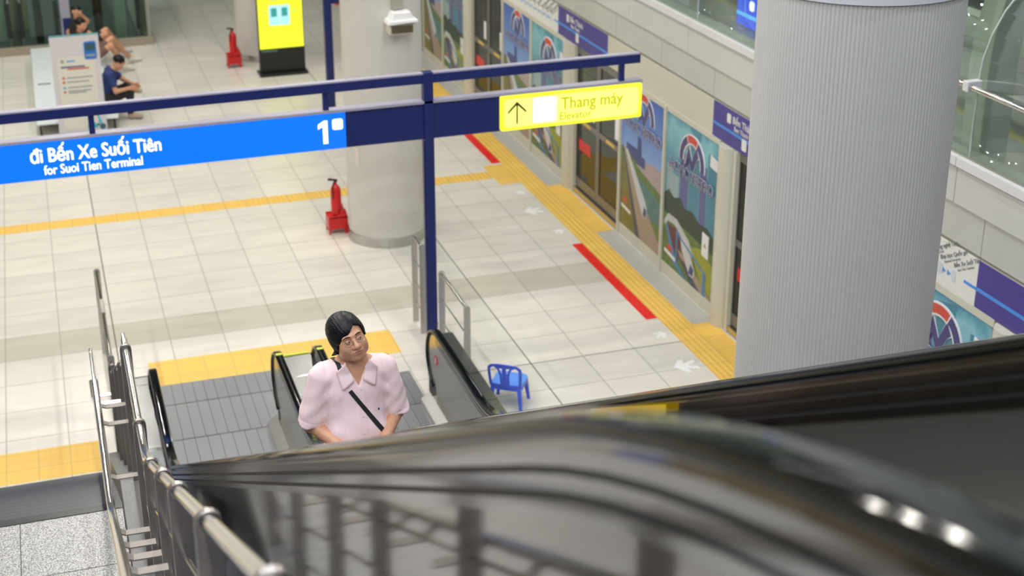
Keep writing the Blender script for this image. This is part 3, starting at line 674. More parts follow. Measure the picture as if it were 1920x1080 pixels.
def balustrade(x, root, tag_):
    kid(MB().sweep(loop(0), sh(hsec, x)).build('handrail', rubber, smooth=True, ang=50), root)
    lp = loop(-.032)
    rm = MB()
    for a, b, w_ in ((-.032, -.046, .014), (-.046, -.070, .030), (-.082, -.106, .030), (-.118, -.140, .028)):
        rm.sweep(hpath(0), sh(rect(-w_, w_, b, a), x))
    kid(rm.build('rail_trim', mat('rail_trim_steel', (.42, .41, .40), .13, 1., noise=.05)), root)
    gm = MB()
    for a, b in ((-.070, -.082), (-.106, -.118)): gm.sweep(hpath(0), sh(rect(-.018, .018, b, a), x))
    gm.sweep(newel(YN, .61, .298)[::-1]+[(YN-.05, .908)], sh(rect(-.024, .024, -.012, .01), x), 0)
    kid(gm.build('rail_groove', darkgap), root)
    # side panel (solid steel), from under the rail to below the deck
    top = [(y, z) for y, z in hpath(-.138)]
    low = [(y, z) for y, z in hpath(-1.05)]
    pm_ = MB(); k = len(top)
    nn = newel(YN, .61, .285, 88, -88, 16)
    for xx in (-.02, .02):
        vs = [(x+xx, y, z) for y, z in top]+[(x+xx, y, min(z, z2) if z2 > 0 else 0.0) for (y, z), (y2, z2) in zip(top, low)]
        pm_.add(vs, [(i, i+1, k+i+1, k+i) for i in range(k-1)])
        pm_.add([(x+xx, y, z) for y, z in nn]+[(x+xx, YN, 0.0), (x+xx, YN, .895)], [tuple(range(len(nn)+2))[::-1]])
        pm_.add([(x+xx, YN, 0), (x+xx, YN-.001, .812), (x+xx, YN, .895)], [(0, 1, 2)])
    pm_.add([(x-.02, y, z) for y, z in nn]+[(x+.02, y, z) for y, z in nn], [(i, i+1, len(nn)+i+1, len(nn)+i) for i in range(len(nn)-1)])
    p = kid(pm_.build('side_panel', mirror if tag_ == 'A' else paneld), root)
    return p
def steps_pos(dy=.4):
    out = []
    y = -4.75
    while y > -13.9:
        out.append(y); y -= .4
    return out
def step_z(y):
    # walking surface follows the handrail plane .95 below (vertical)
    z = z_h(y)-.95-.06
    return max(0., min(UP, z))
grv = mat('plate_groove', (.14, .145, .155), .45, .4, noise=.1)
def escalator(xa, xb, label, left):
    e = thing('escalator', label, 'escalator', ((xa+xb)/2, -2.0, 0), 'escalators')
    balustrade(xa, e, 'A' if left else 'C'); balustrade(xb, e, 'B')
    # landing plate: ribbed
    mb = MB()
    for y0, y1 in ((-1.56, -1.105), (-2.30, -1.568), (-3.06, -2.308), (-3.92, -3.068)):
        x0, x1 = (xa+.115, xb-.1)
        if y0 > -2.31: x0, x1 = ((1.575, 2.80) if left else (2.86, 4.06 if y0 > -1.6 else 4.18))
        n = int((x1-x0)/.11); wd = (x1-x0)/n; mb = MB()
        mb.box(x0, x1, y0, y1, 0, .006, 1)
        for i in range(n):
            for j in range(6): mb.box(x0+i*wd+.005+j*(wd-.008)/6, x0+i*wd+.001+(j+1)*(wd-.008)/6, y0+.004, y1-.004, .006, .011)
        kid(mb.build('landing_plate', [ribst, grv]), e)
    kid(MB().box(xa+.1, xb-.1, -4.05, -3.93, 0, .012).build('comb_plate', mat('comb_yellow_grey', (.5, .42, .1), .4, noise=.1)), e)
    # steps
    st = MB(); x0, x1 = -.47, .47; n = 42; wd = (x1-x0)/n
    st.box(x0, x1, -.4, 0, -.03, -.012)
    for i in range(n): st.box(x0+i*wd+.004, x0+(i+1)*wd-.004, -.398, 0, -.012, 0)
    st.box(x0, x1, -.4, -.385, -.25, -.012); 
    st0 = None
    ys = [-4.06, -4.46]+[-4.86-.4*i for i in range(24)]
    for y in ys:
        z = step_z(y-.2)
        if st0 is None: st0 = st.build('step', ribst); o = st0
        else: o = st0.copy(); COL.objects.link(o)
        o.location = ((xa+xb)/2, y, z+.004); kid(o, e)
    # inner skirts
    for x, s in ((xa, 1), (xb, -1)):
        pth = [(-2.35, .0), (-4.55, 0.0), (-4.9, .04), (-14.0, step_z(-14.0)+.02), (-15.2, UP), (-16.6, UP)]
        kid(MB().sweep(pth, [(x+s*.02, -.02), (x+s*.115, -.02), (x+s*.115, .09), (x+s*.02, .16)]).build('skirt', mat('skirt_steel', (.62, .62, .61), .34, .8, noise=.05)), e)
    # upper landing
    kid(MB().box(xa+.1, xb-.1, -17.1, -14.4, UP-.02, UP+.006).build('upper_landing_plate', ribst), e)
    # truss soffit between the balustrades
    tr = MB(); pth = [(-3.9, -.05), (-4.7, -.05), (-14.2, 5.2), (-16.6, 5.2)]
    tr.sweep([(y, z) for y, z in pth], rect(xa+.021, xb-.021, -.30, -.24)); kid(tr.build('soffit', deckst), e)
    return e
esL = escalator(1.44, 2.63, 'left escalator, carrying the man in the pink shirt', True)
esR = escalator(3.03, 4.21, 'empty right escalator beside the small blue chair', False)
def deck(x0, x1, root, ylow, cladx=None, zt=-.20, yhi=-16.6, joints=(), skirtx=None):
    mb = MB(); r0 = .12
    p = hpath(zt, ylow-r0, yhi) if yhi < -10 else [(ylow-r0, .95+zt), (yhi, .95+zt)]
    zt_ = .95+zt
    fr = [(ylow, 0.0), (ylow, zt_-r0)]+[(ylow-r0+r0*math.cos(math.radians(a)), zt_-r0+r0*math.sin(math.radians(a))) for a in (20, 45, 70)]
    mb.sweep(fr+p, [(x1, -.0), (x1, .004), (x0, .004), (x0, -.0)][::-1])
    o = kid(mb.build('deck', deckst), root)
    if cladx is not None:
        # vertical outer cladding from the deck edge to the floor / truss line
        top = p; c = MB(); k = len(top)
        vs = [(cladx, y, z) for y, z in top]+[(cladx, y, 0 if y > -5 else max(0, z-1.0)) for y, z in top]
        c.add(vs, [(i, i+1, k+i+1, k+i) for i in range(k-1)])
        m = len(fr); c.add([(cladx, y, z) for y, z in fr]+[(cladx, top[0][0], top[0][1]), (cladx, top[0][0], 0)], [tuple(range(m+2))])
        cl = kid(c.build('outer_cladding', deckst), root); so = cl.modifiers.new('s', 'SOLIDIFY'); so.thickness = .006
    for y in joints:
        kid(MB().box(x0+.002, x1-.002, y-.004, y+.004, zt_+.004, zt_+.006).build('deck_joint', chrome), root)
    return o
deck(2.652, 3.008, esL, -2.20, joints=(-2.75,)); 
tape = mat('yellow_green_tape', (.62, .66, .06), .4, noise=.1)
kid(MB().box(2.70, 2.975, -2.285, -2.255, .735, .757).build('hazard_tape', tape), esL)
kid(MB().box(2.828, 2.834, -4.2, -2.3, .754, .756).build('deck_joint', deckst), esL)
kid(MB().box(2.60, 2.66, -2.64, -2.60, .9505, .953).build('hazard_tape', tape), esL); kid(MB().box(3.0, 3.06, -2.64, -2.60, .9505, .953).build('hazard_tape', tape), esR)
deck(4.232, 4.46, esR, -2.18, 4.46, joints=(-3.2, -3.75))
deck(1.20, 1.418, esL, -1.92, 1.20, zt=-.34, yhi=-4.1, joints=(-2.2,))
kid(MB().box(1.21, 1.41, -3.50, -3.44, .611, .62).build('deck_joint', chrome), esL)
# round red no-entry sticker inside the right balustrade
r = MB().lathe([(.05, -.0), (.05, .002)], 0, 0, 24).build('red_mark', glow('sticker_red', (.9, .02, .04), .25)); r.rotation_euler = (0, -PI/2, 0); r.location = (4.188, -2.62, .64); kid(r, esR)
r = MB().box(-.028, .028, -.006, .006, 0, .003).build('sticker_bar', white); r.rotation_euler = (0, -PI/2, 0); r.location = (4.1855, -2.62, .64); kid(r, esR)
# yellow label on the balustrade near the camera
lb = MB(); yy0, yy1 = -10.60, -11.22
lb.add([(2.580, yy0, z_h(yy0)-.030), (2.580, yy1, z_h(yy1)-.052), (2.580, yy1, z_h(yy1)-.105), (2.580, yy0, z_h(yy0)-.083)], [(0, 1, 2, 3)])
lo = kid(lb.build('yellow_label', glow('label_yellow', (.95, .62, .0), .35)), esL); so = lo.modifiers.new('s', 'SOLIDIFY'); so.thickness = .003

# ------------------------------------------------------------------ granite stairs on the left
nosing = mat('black_nosing', (.016, .017, .020), .35, noise=.25, nscale=30); tread = mat('dark_tread', (.045, .048, .055), .4, noise=.2, nscale=30)
thr = .157
stt = thing('staircase', 'wide stairs with black ribbed treads rising from the yellow band to a granite landing', 'stairs', (0, -4.8, 0))
base = MB(); rb = MB()
for k in range(14):
    y = -2.93-.3*k; z = thr*(k+1)
    if k < 13: base.box(-4, .95, y-.30, y, 0, z-.004)
    if k < 13:
        rb.box(-4, .95, y-.298, y, z-.004, z)
        for i in range(4): rb.box(-4, .95, y-.052-i*.066, y-.012-i*.066, z, z+.004, 1)
kid(base.build('step_body', gran), stt); kid(rb.build('tread_strips', [nosing, tread]), stt)
ln = MB().box(-4, .95, -8.5, -6.83, 1.2, 2.198)
kid(ln.build('landing', gran), stt)
kid(MB().box(.322, .327, -8.5, -6.9, 2.198, 2.199).box(-4, .95, -7.503, -7.498, 2.198, 2.199).build('landing_joint', darkgap), stt)
kid(MB().box(-4, .95, -6.90, -6.83, 2.198, 2.203).build('nosing_strip', nosing), stt)
up2 = MB(); rb2 = MB()
for k in range(22):
    y = -8.5-.3*k; z = 2.2+thr*(k+1)
    if k < 21: up2.box(-4, .95, y-.30, y, z-.5, z-.003); rb2.box(-4, .95, y-.30, y-.0, z-.003, z)
kid(up2.build('upper_step_body', gran), stt); kid(rb2.build('upper_tread_strips', gran), stt)
# curb with its stainless cover along the stair
cb = MB()
pth = [(-2.5, .10), (-2.93, .28), (-6.85, 2.36), (-8.4, 2.36), (-15.1, 5.85)]
cb.sweep(pth, rect(.955, 1.13, -.35, 0.0))
tag(cb.build('stair_curb', mat('curb_stone', (.16, .16, .155), .45, noise=.2, nscale=60)), 'narrow steel covered curb between the stairs and the left escalator', 'curb')

# railings -----------------------------------------------------------
RX = 1.07
def rtop(y):        # top line of the guard rail along the upper flight
    return 3.27 if y > -8.2 else 3.27+(-8.2-y)*.52
def flatpost(x, y, z0, z1, w=.035, t=.012):
    pr = [(x-w, z0), (x+w, z0)]+[(x+w*math.cos(math.radians(a)), z1+w*math.sin(math.radians(a))) for a in range(0, 181, 20)]
    return MB().prism(pr, 'y', y-t, y+t)
gr = thing('stair_railing', 'long chrome tube railing with flat plate posts climbing toward the camera at lower left', 'railing', (RX, -7.4, 2.2))
ptsY = [-6.86, -7.82, -8.74, -9.75, -10.62, -11.73, -12.9, -14.1]
tube = [(RX, -6.74, 3.27), (RX, -7.9, 3.27), (RX, -8.08, 3.275), (RX, -8.3, 3.325)]+[(RX, y, rtop(y)) for y in (-8.6, -10, -12, -14.2)]
kid(MB().tube(tube, .0205, 20).build('top_tube', chrome, smooth=True), gr)
kid(MB().tube([(RX, -6.64, 3.27), (RX, -6.74, 3.27)], .013, 14).build('end_stub', chrome, smooth=True), gr)
for y in ptsY:
    zb = (2.36 if y > -8.4 else 2.36+(-8.4-y)*.52)-.12
    po = kid(flatpost(RX, y, zb, rtop(y)).build('post', platesteel, bevel=.002), gr)
    a = Vector((0, -1, 0 if y > -8.1 else .52)).normalized()
    c = Vector((RX, y, rtop(y)))
    kid(MB().tube([c-a*.022, c+a*.022], .026, 18).build('collar', chrome, smooth=True), po)
for dz in (.25, .47, .69):
    kid(MB().tube([(RX, y, rtop(y)-dz) for y in (-6.86, -8.1, -8.25, -10, -12, -14.1)], .008, 8).build('infill_bar', chrome, smooth=True), gr)
# wall-side handrail carried on brackets
brst = mat('bracket_steel', (.27, .24, .22), .5, .4, noise=.1)
hr = thing('stair_handrail', 'thick chrome tube handrail on curved flat brackets, left of the plate post railing', 'handrail', (.87, -7.4, 2.2))
HX = .868
def htop(y): return 3.03 if y > -8.3 else 3.03+(-8.3-y)*.52
kid(MB().tube([(HX, y, htop(y)) for y in (-6.76, -8.2, -8.4, -9, -11, -14)], .0225, 20).build('tube', chrome, smooth=True), hr)
kid(MB().tube([(HX, -6.3, 3.03), (HX, -6.76, 3.03)], .012, 12).build('end_stub', chrome, smooth=True), hr)
for y in (-6.98, -7.2, -7.82, -8.74, -9.3, -9.75, -10.2, -10.62, -11.2, -11.73):
    z = htop(y)-.035
    b = [(HX, z+.012), (HX+.015, z-.02), (HX+.05, z-.035), (RX-.036, z-.035), (RX-.036, z-.029), (HX+.052, z-.029), (HX+.022, z-.014), (HX+.008, z+.014)]
    kid(MB().prism(b, 'y', y-.022, y+.022).build('bracket', brst), hr)
# lower flight
gl = thing('stair_railing', 'lower flight of the plate post railing, seen almost end on behind the nearer tube', 'railing', (RX, -4.5, 0))
def ltop(y): return 1.02 if y > -2.7 else 1.02+(-2.7-y)*.523
kid(MB().tube([(RX, y, ltop(y)) for y in (-2.45, -2.65, -2.9, -5, -6.6)], .019, 14).build('top_tube', chrome, smooth=True), gl)
for y in (-2.55, -3.6, -4.7, -5.8):
    kid(flatpost(RX, y, max(0, (-2.93-y)*.523)-.0, ltop(y)).build('post', platesteel), gl)
kid(MB().tube([(HX, y, ltop(y)-.24) for y in (-2.3, -2.65, -2.9, -5, -6.6)], .018, 14).build('side_handrail', chrome, smooth=True), gl)
for y in (-2.55, -3.6, -4.7, -5.8):
    z = ltop(y)-.27
    kid(MB().box(HX, RX-.03, y-.02, y+.02, z-.01, z).build('bracket', chrome), gl)
# platform level railings
def floor_rail(x, ys, label, grp=None, h=1.06, plate=None):
    r = thing('floor_railing', label, 'railing', (x, sum(ys)/len(ys), 0), grp)
    kid(MB().tube([(x, ys[0]+.0, h), (x, ys[-1], h)], .020, 14).build('top_tube', chrome, smooth=True), r)
    for y in ys: kid(flatpost(x, y, 0, h-.0, .034, .008).build('post', mat('railing_post_steel', (.52, .49, .46), .42, .7, noise=.08), bevel=.002), r)
    for z in (.25, .50, .76): kid(MB().tube([(x, ys[0], z), (x, ys[-1], z)], .008, 8).build('bar', chrome, smooth=True), r)
    return r
floor_rail(4.575, [-.39, -.72], 'short steel railing just left of the navy sign post', 'steel railings beside the sign post')
floor_rail(4.575, [-1.50, -2.42], 'steel railing right of the navy sign post, ending behind the escalator deck', 'steel railings beside the sign post')
fr = floor_rail(1.075, [-.12, -2.28], 'steel tube railing standing on the tiles left of the escalators', None, .99)
kid(MB().tube([(1.075, -.92, .99), (1.075, -1.26, .99)], .024, 14).build('tape_wrap', mat('beige_tape', (.42, .38, .34), .6, noise=.1), smooth=True), fr)

# ------------------------------------------------------------------ small blue chair
cblue = mat('chair_blue_plastic', (.065, .13, .74), .35, noise=.04, spec=.5); cseat = mat('chair_seat_blue', (.13, .32, .90), .3, noise=.08)
ch = thing('plastic_chair', 'small blue plastic chair standing on the tiles right of the escalators', 'chair', (4.975, -2.56, 0), None, math.radians(-34))
def blk(z0, z1, pts0, pts1):
    n = len(pts0); vs = [(*p, z0) for p in pts0]+[(*p, z1) for p in pts1]
    return MB().add(vs, [tuple(range(n-1, -1, -1)), tuple(range(n, 2*n))]+[(i, (i+1) % n, n+(i+1) % n, n+i) for i in range(n)])
seat_poly = rrect(-.165, .165, -.15, .16, .06, 5)
sb = MB(); sb.prism(seat_poly, 'z', .262, .278); sb.build('seat', cseat, ch, bevel=.005)
ap = MB(); inn = rrect(-.15, .15, -.135, .145, .05, 5); n_ = len(inn)
ap.add([(*p, z) for z in (.225, .262) for p in seat_poly]+[(*p, z) for z in (.225, .262) for p in inn],
       [(i, (i+1) % n_, n_+(i+1) % n_, n_+i) for i in range(n_)]+[(2*n_+i, 2*n_+(i+1) % n_, 3*n_+(i+1) % n_, 3*n_+i) for i in range(n_)]+[(i, (i+1) % n_, 2*n_+(i+1) % n_, 2*n_+i) for i in range(n_)])
ap.build('seat_rim', cblue, ch)
for sx, sy in ((-1, -1), (1, -1), (-1, 1), (1, 1)):
    a, b = sx*.135, sy*.12; c, d = sx*.165, sy*.155
    p1 = [(a-.022, b-.022), (a+.022, b-.022), (a+.022, b+.022), (a-.022, b+.022)]; p0 = [(c-.014, d-.014), (c+.014, d-.014), (c+.014, d+.014), (c-.014, d+.014)]
    blk(0, .262, p0, p1).build('leg', cblue, ch, bevel=.004)
# backrest: outer frame, shoulder slots, splat
def back_pt(u, v):     # u across, v up 0..1 ; the back leans toward -y (toward the camera)
    return (u, -.145-.055*v-.02*(1-(u/.17)**2), .27+.265*v)
def strip(pts, wd, th=.011, n=1):
    mb = MB(); vs = []
    for i, (u, v) in enumerate(pts):
        a = pts[max(0, i-1)]; b = pts[min(len(pts)-1, i+1)]; dx, dy = (b[0]-a[0])*1., (b[1]-a[1])*.265; l = math.hypot(dx, dy) or 1
        nx, ny = -dy/l*wd/2, dx/l*wd/2/.265
        for s_, t_ in ((1, 0), (-1, 0), (-1, 1), (1, 1)):
            p = back_pt(u+nx*s_, v+ny*s_); vs.append((p[0], p[1]+t_*th, p[2]))
    k = len(pts); fs = [(i*4+j, i*4+(j+1) % 4, (i+1)*4+(j+1) % 4, (i+1)*4+j) for i in range(k-1) for j in range(4)]+[(3, 2, 1, 0), tuple((k-1)*4+j for j in range(4))]
    return mb.add(vs, fs)
bk = [(-.15, -.02), (-.158, .3), (-.163, .6), (-.16, .82), (-.13, .93), (-.07, .975), (0, .99), (.07, .975), (.13, .93), (.16, .82), (.163, .6), (.158, .3), (.15, -.02)]
strip(bk, .030).build('back_frame', cblue, ch)
sp = MB()
for s_ in (-1, 1):
    m_ = strip([(s_*.035, 0), (s_*.035, .2), (s_*.038, .5), (s_*.055, .75), (s_*.085, .93)], .022); sp.add(m_.v, m_.f)
m_ = strip([(0, 0), (0, .35), (0, .7), (0, .95)], .040); sp.add(m_.v, m_.f)
for v in (.06, .24, .40, .56, .9): m_ = strip([(-.05, v), (.05, v)], .022); sp.add(m_.v, m_.f)
m_ = strip([(-.10, .90), (0, .93), (.10, .90)], .03); sp.add(m_.v, m_.f)
m_ = strip([(-.15, .03), (0, .02), (.15, .03)], .028); sp.add(m_.v, m_.f)
sp.build('back_splat', cblue, ch)

# ------------------------------------------------------------------ fire extinguishers
def ext(x, y, label):
    r = thing('fire_extinguisher', label, 'fire extinguisher', (x, y, 0), 'fire extinguishers')
    cy = MB().lathe([(.05, .24), (.068, .26), (.070, .28), (.070, .58), (.06, .63), (.03, .665), (.02, .68), (.02, .70)], 0, 0, 24).build('cylinder', redm, r, smooth=True)
    MB().box(-.02, .02, -.012, .012, .70, .735).prism([(-.10, .735), (.03, .72), (.03, .735), (-.09, .765)], 'y', -.012, .012).tube([(-.01, 0, .72), (-.04, -.05, .70), (-.06, -.07, .62), (-.05, -.075, .5)], .008, 8).build('valve', blackp, cy)
    MB().prism([(-.13, 0), (-.11, 0), (-.095, .07), (.075, .07), (.09, 0), (.13, 0), (.13, .24), (.10, .36), (-.02, .26), (-.13, .26)], 'y', -.10, -.092).prism([(-.13, 0), (-.11, 0), (-.095, .07), (.075, .07), (.09, 0), (.13, 0), (.13, .24), (.10, .36), (-.02, .26), (-.13, .26)], 'y', .10, .108).box(-.13, -.122, -.1, .1, .07, .24).box(.122, .13, -.1, .1, .07, .24).box(-.12, .12, -.1, .1, .22, .24).build('stand', redm, r, bevel=.003)
    return r
ext(4.30, 2.62, 'red fire extinguisher in a red stand at the left foot of the cream column')
ext(4.22, 11.4, 'red fire extinguisher in a red stand left of the yellow advertising screen')
# ------------------------------------------------------------------ advertising screen
k_ = thing('advertising_screen', 'tall freestanding screen glowing yellow, in front of the grey column', 'screen', (5.0, 10.62, 0))
kid(MB().box(4.56, 5.45, 10.45, 10.85, 0, .05).build('foot_plate', blackp, bevel=.01), k_)
kid(MB().box(4.585, 5.43, 10.58, 10.68, .05, 2.0).build('housing', blackp, bevel=.01), k_)
kid(MB().box(4.60, 5.415, 10.572, 10.579, .50, 1.95).build('display', glow('ad_yellow_light', (.93, 1.0, .03), 1.05)), k_); dp = bpy.data.objects['display.001'] if 'display.001' in bpy.data.objects else bpy.data.objects['display']
cyan = glow('ad_pale_cyan_light', (.45, .85, .95), 1.0); teal = glow('ad_teal_light', (.05, .42, .35), .8)
for x in (4.80, 4.995): kid(MB().box(x, x+.185, 10.568, 10.5715, .93, 1.30).box(x+.04, x+.145, 10.565, 10.5678, 1.09, 1.25, 1).build('door_pictogram', [cyan, teal]), dp)
for x in (4.72, 5.235): kid(MB().box(x, x+.03, 10.567, 10.5715, 1.16, 1.19).build('arrow', teal), dp)
kid(MB().box(4.63, 4.92, 10.575, 10.5795, .44, .475).build('caption', mat('caption_green', (.10, .20, .12), .4, noise=.4, nscale=60)), k_)
kid(MB().box(4.84, 5.2, 10.567, 10.5715, 1.40, 1.43).build('headline', teal), dp)

# ------------------------------------------------------------------ information board and benches
bd = thing('information_board', 'white standing information board with blue bus and scooter pictures, before the white benches', 'sign board', (1.27, 8.1, 0))
cream = mat('board_cream', (.66, .65, .58), .5, noise=.02); bdw = mat('board_lilac_white', (.60, .58, .62), .5, noise=.02)
kid(MB().box(.885, 1.65, 8.10, 8.13, 0, 1.64).build('panel', bdw), bd)
kid(MB().prism(rrect(.975, 1.56, .10, 1.30, .03), 'y', 8.096, 8.0995).build('inner_panel', cream), bd)
kid(MB().box(.885, 1.65, 8.095, 8.13, 1.64, 1.655).build('top_edge', mat('edge_cyan', (.08, .35, .42), .4, noise=.05)), bd)
bt = MB(); prnt = [mat('print_bus_blue', (.02, .16, .55), .4, noise=.1), mat('print_bus_dark', (.03, .09, .12), .4, noise=.1), mat('print_scooter_cyan', (.01, .42, .60), .4, noise=.1), mat('print_grey_text', (.30, .32, .34), .5, noise=.1), mat('print_bold_red', (.62, .10, .07), .5, noise=.05), mat('print_bold_navy', (.08, .10, .22), .5, noise=.05), mat('print_icon_blue', (.04, .38, .62), .5, noise=.05)]
Y0, Y1 = 8.091, 8.0955
bt.prism(rrect(1.41, 1.60, 1.24, 1.53, .03), 'y', Y0, Y1, 0).prism(rrect(1.43, 1.585, 1.38, 1.50, .02), 'y', Y0-.003, Y0, 1).box(1.43, 1.58, Y0-.003, Y0, 1.29, 1.32, 3)
kid(bt.build('bus_picture', prnt), bd)
sc = MB(); 
for x in (1.40, 1.58): sc.prism([(x+.05*math.cos(a*PI/6), .105+.05*math.sin(a*PI/6)) for a in range(12)], 'y', Y0, Y1, 1)
sc.prism([(1.34, .12), (1.36, .19), (1.46, .19), (1.49, .13), (1.53, .13), (1.52, .25), (1.50, .32), (1.53, .32), (1.57, .18), (1.60, .14), (1.54, .17), (1.50, .10), (1.38, .10)], 'y', Y0-.003, Y0, 2).box(1.36, 1.44, Y0-.003, Y0, .2, .32, 1)
kid(sc.build('scooter_picture', prnt), bd)
def ptext(k): o = kid(k.build('printed_line', prnt), bd)
for i, (z, w0) in enumerate(((.95, .40), (.88, .34), (.79, .38), (.73, .36), (.70, .28))): ptext(MB().box(1.10, 1.10+w0, Y0+.002, Y1, z, z+.018, 3))
for z in (.95, .88, .79, .72): ptext(MB().prism([(1.045+.022*math.cos(a*PI/4), z+.01+.022*math.sin(a*PI/4)) for a in range(8)], 'y', Y0+.002, Y1, 6 if z == .79 else 4))
ptext(MB().box(1.02, 1.40, Y0+.002, Y1, 1.125, 1.15, 5)); ptext(MB().box(1.12, 1.46, Y0+.002, Y1, 1.09, 1.115, 4)); ptext(MB().box(1.12, 1.25, Y0+.002, Y1, 1.22, 1.245, 6)); ptext(MB().prism([(1.05+.03*math.cos(a*PI/4), 1.235+.03*math.sin(a*PI/4)) for a in range(8)], 'y', Y0+.002, Y1, 3))
ptext(MB().box(1.21, 1.33, Y0+.002, Y1, .50, .512, 3)); ptext(MB().box(1.21, 1.30, Y0+.002, Y1, .47, .482, 3)); ptext(MB().box(1.02, 1.16, Y0+.002, Y1, .34, .36, 4)); ptext(MB().box(1.22, 1.42, Y0+.002, Y1, .34, .36, 6))

bench_w = mat('bench_white', (.66, .72, .74), .3, noise=.02)
def bench(y0, y1, label):
    r = thing('bench', label, 'bench', (1.19, (y0+y1)/2, 0), 'wide white benches')
    kid(MB().box(.54, 1.85, y0, y1, .19, .235).build('seat', bench_w, bevel=.012), r)
    for x in (.60, 1.78):
        for y in (y0+.12, y1-.12): kid(MB().box(x-.02, x+.02, y-.02, y+.02, 0, .19).build('leg', blackp), r)
    for y in (y0+.12, y1-.12): kid(MB().box(.62, 1.76, y-.02, y+.02, .14, .19).build('rail', blackp), r)
bench(8.16, 11.33, 'wide white bench nearer the camera, with the man in the navy shirt'); bench(11.35, 13.2, 'wide white bench farther away, behind the information board')
tag(MB().box(.62, .84, 10.5, 10.54, .235, .245).build('pen', mat('dark_green', (.03, .12, .08), .4, noise=.1)), 'thin dark green strip lying on the white bench left of the board', 'strip')

# ------------------------------------------------------------------ glass enclosure at the back left
struct('trim_10', MB().box(-7, 2.93, 13.64, 13.80, 0, .16).box(2.77, 2.93, 13.8, 19.9, 0, .16), mat('plinth_stone', (.34, .29, .23), .5, noise=.1))
for i, (a, b) in enumerate(((-5.0, -2.9), (-2.85, -.4), (-.35, 2.85))):
    o = MB().box(a, b, 13.71, 13.725, .16, 3.0).build('window_%d' % (20+i), glassp); o['kind'] = 'structure'
o = MB().box(2.84, 2.855, 13.8, 19.9, .16, 3.0).build('window_23', glassp); o['kind'] = 'structure'
struct('trim_11', MB().box(2.83, 2.90, 13.68, 13.75, .16, 3.0).box(-.40, -.35, 13.69, 13.74, .16, 3.0).box(-2.9, -2.85, 13.69, 13.74, .16, 3.0), mat('mullion', (.30, .30, .25), .4, noise=.05))
dk = mat('dark_green_floor', (.035, .055, .052), .25, noise=.4, nscale=2)
struct('floor', MB().box(-7, 2.76, 13.81, 19.95, .0, .02), dk)
tag(MB().box(-3, .55, 15.75, 15.85, .02, 2.6).build('display_wall', mat('warm_panel', (.55, .52, .30), .5, noise=.2, nscale=2)), 'yellow lit panel wall inside the glass enclosure at the top left', 'wall panel')
def ncol(x, y, w_, label, m):
    return tag(MB().box(x-w_/2, x+w_/2, y-.15, y+.15, .02, 2.8).build('machine_frame', m, bevel=.01), label, 'frame', 'frames inside the glass enclosure')
palegr = mat('pale_green_panel', (.42, .48, .43), .4, noise=.1); dkbr = mat('dark_brown_metal', (.05, .042, .034), .35, noise=.3)
ncol(.05, 15.0, .22, 'pale panel inside the enclosure at the left picture edge', palegr); ncol(.75, 14.9, .16, 'dark frame inside the enclosure left of the board top', dkbr)
ncol(2.35, 14.3, .22, 'pale green panel inside the enclosure near its right corner', palegr); ncol(1.95, 15.2, .18, 'dark frame inside the enclosure right of the seated people', dkbr)
def inner_esc(x, label):
    r = thing('enclosed_handrail', label, 'handrail', (x, 15.2, 0), 'handrails inside the glass enclosure')
    kid(MB().tube([(x, 14.2, .25), (x, 13.98, .6), (x, 14.1, .92), (x, 14.5, 1.02), (x, 17, 1.6)], .05, 10).build('rubber', rubber, smooth=True), r)
    kid(MB().prism([(14.2, .05), (14.12, .6), (14.5, .95), (17, 1.5), (17, .05)], 'x', x-.015, x+.015).build('side_panel', palegr), r)
for x, l in ((.18, 'black curved handrail inside the enclosure, leftmost'), (.42, 'black curved handrail inside the enclosure, second from the left edge'), (1.1, 'black curved handrail inside the enclosure behind the post'), (2.7, 'black curved handrail inside the enclosure next to its right corner')): inner_esc(x, l)

# ------------------------------------------------------------------ people: implicit surfaces polygonised with surface nets
def A3(*p): return np.array(p, float)
def smin(a, b, k):
    h = np.clip(.5+.5*(b-a)/k, 0, 1); return b+(a-b)*h-k*h*(1-h)
def smax(a, b, k): return -smin(-a, -b, k)
def rc(P, a, b, ra, rb):
    a = A3(*a); b = A3(*b); d = b-a; t = np.clip(((P-a)@d)/(d@d), 0, 1)
    return np.linalg.norm(P-a-t[:, None]*d, axis=1)-(ra+(rb-ra)*t)
def ell(P, c, r, R=None):
    q = P-A3(*c)
    if R is not None: q = q@R
    r = A3(*r); k0 = np.linalg.norm(q/r, axis=1); k1 = np.linalg.norm(q/(r*r), axis=1)+1e-9
    return k0*(k0-1)/k1
def rotm(ax, ay, az):
    cx, sx, cy, sy, cz, sz = math.cos(ax), math.sin(ax), math.cos(ay), math.sin(ay), math.cos(az), math.sin(az)
    X = np.array([[1, 0, 0], [0, cx, -sx], [0, sx, cx]]); Y = np.array([[cy, 0, sy], [0, 1, 0], [-sy, 0, cy]]); Z = np.array([[cz, -sz, 0], [sz, cz, 0], [0, 0, 1]])
    return Z@Y@X
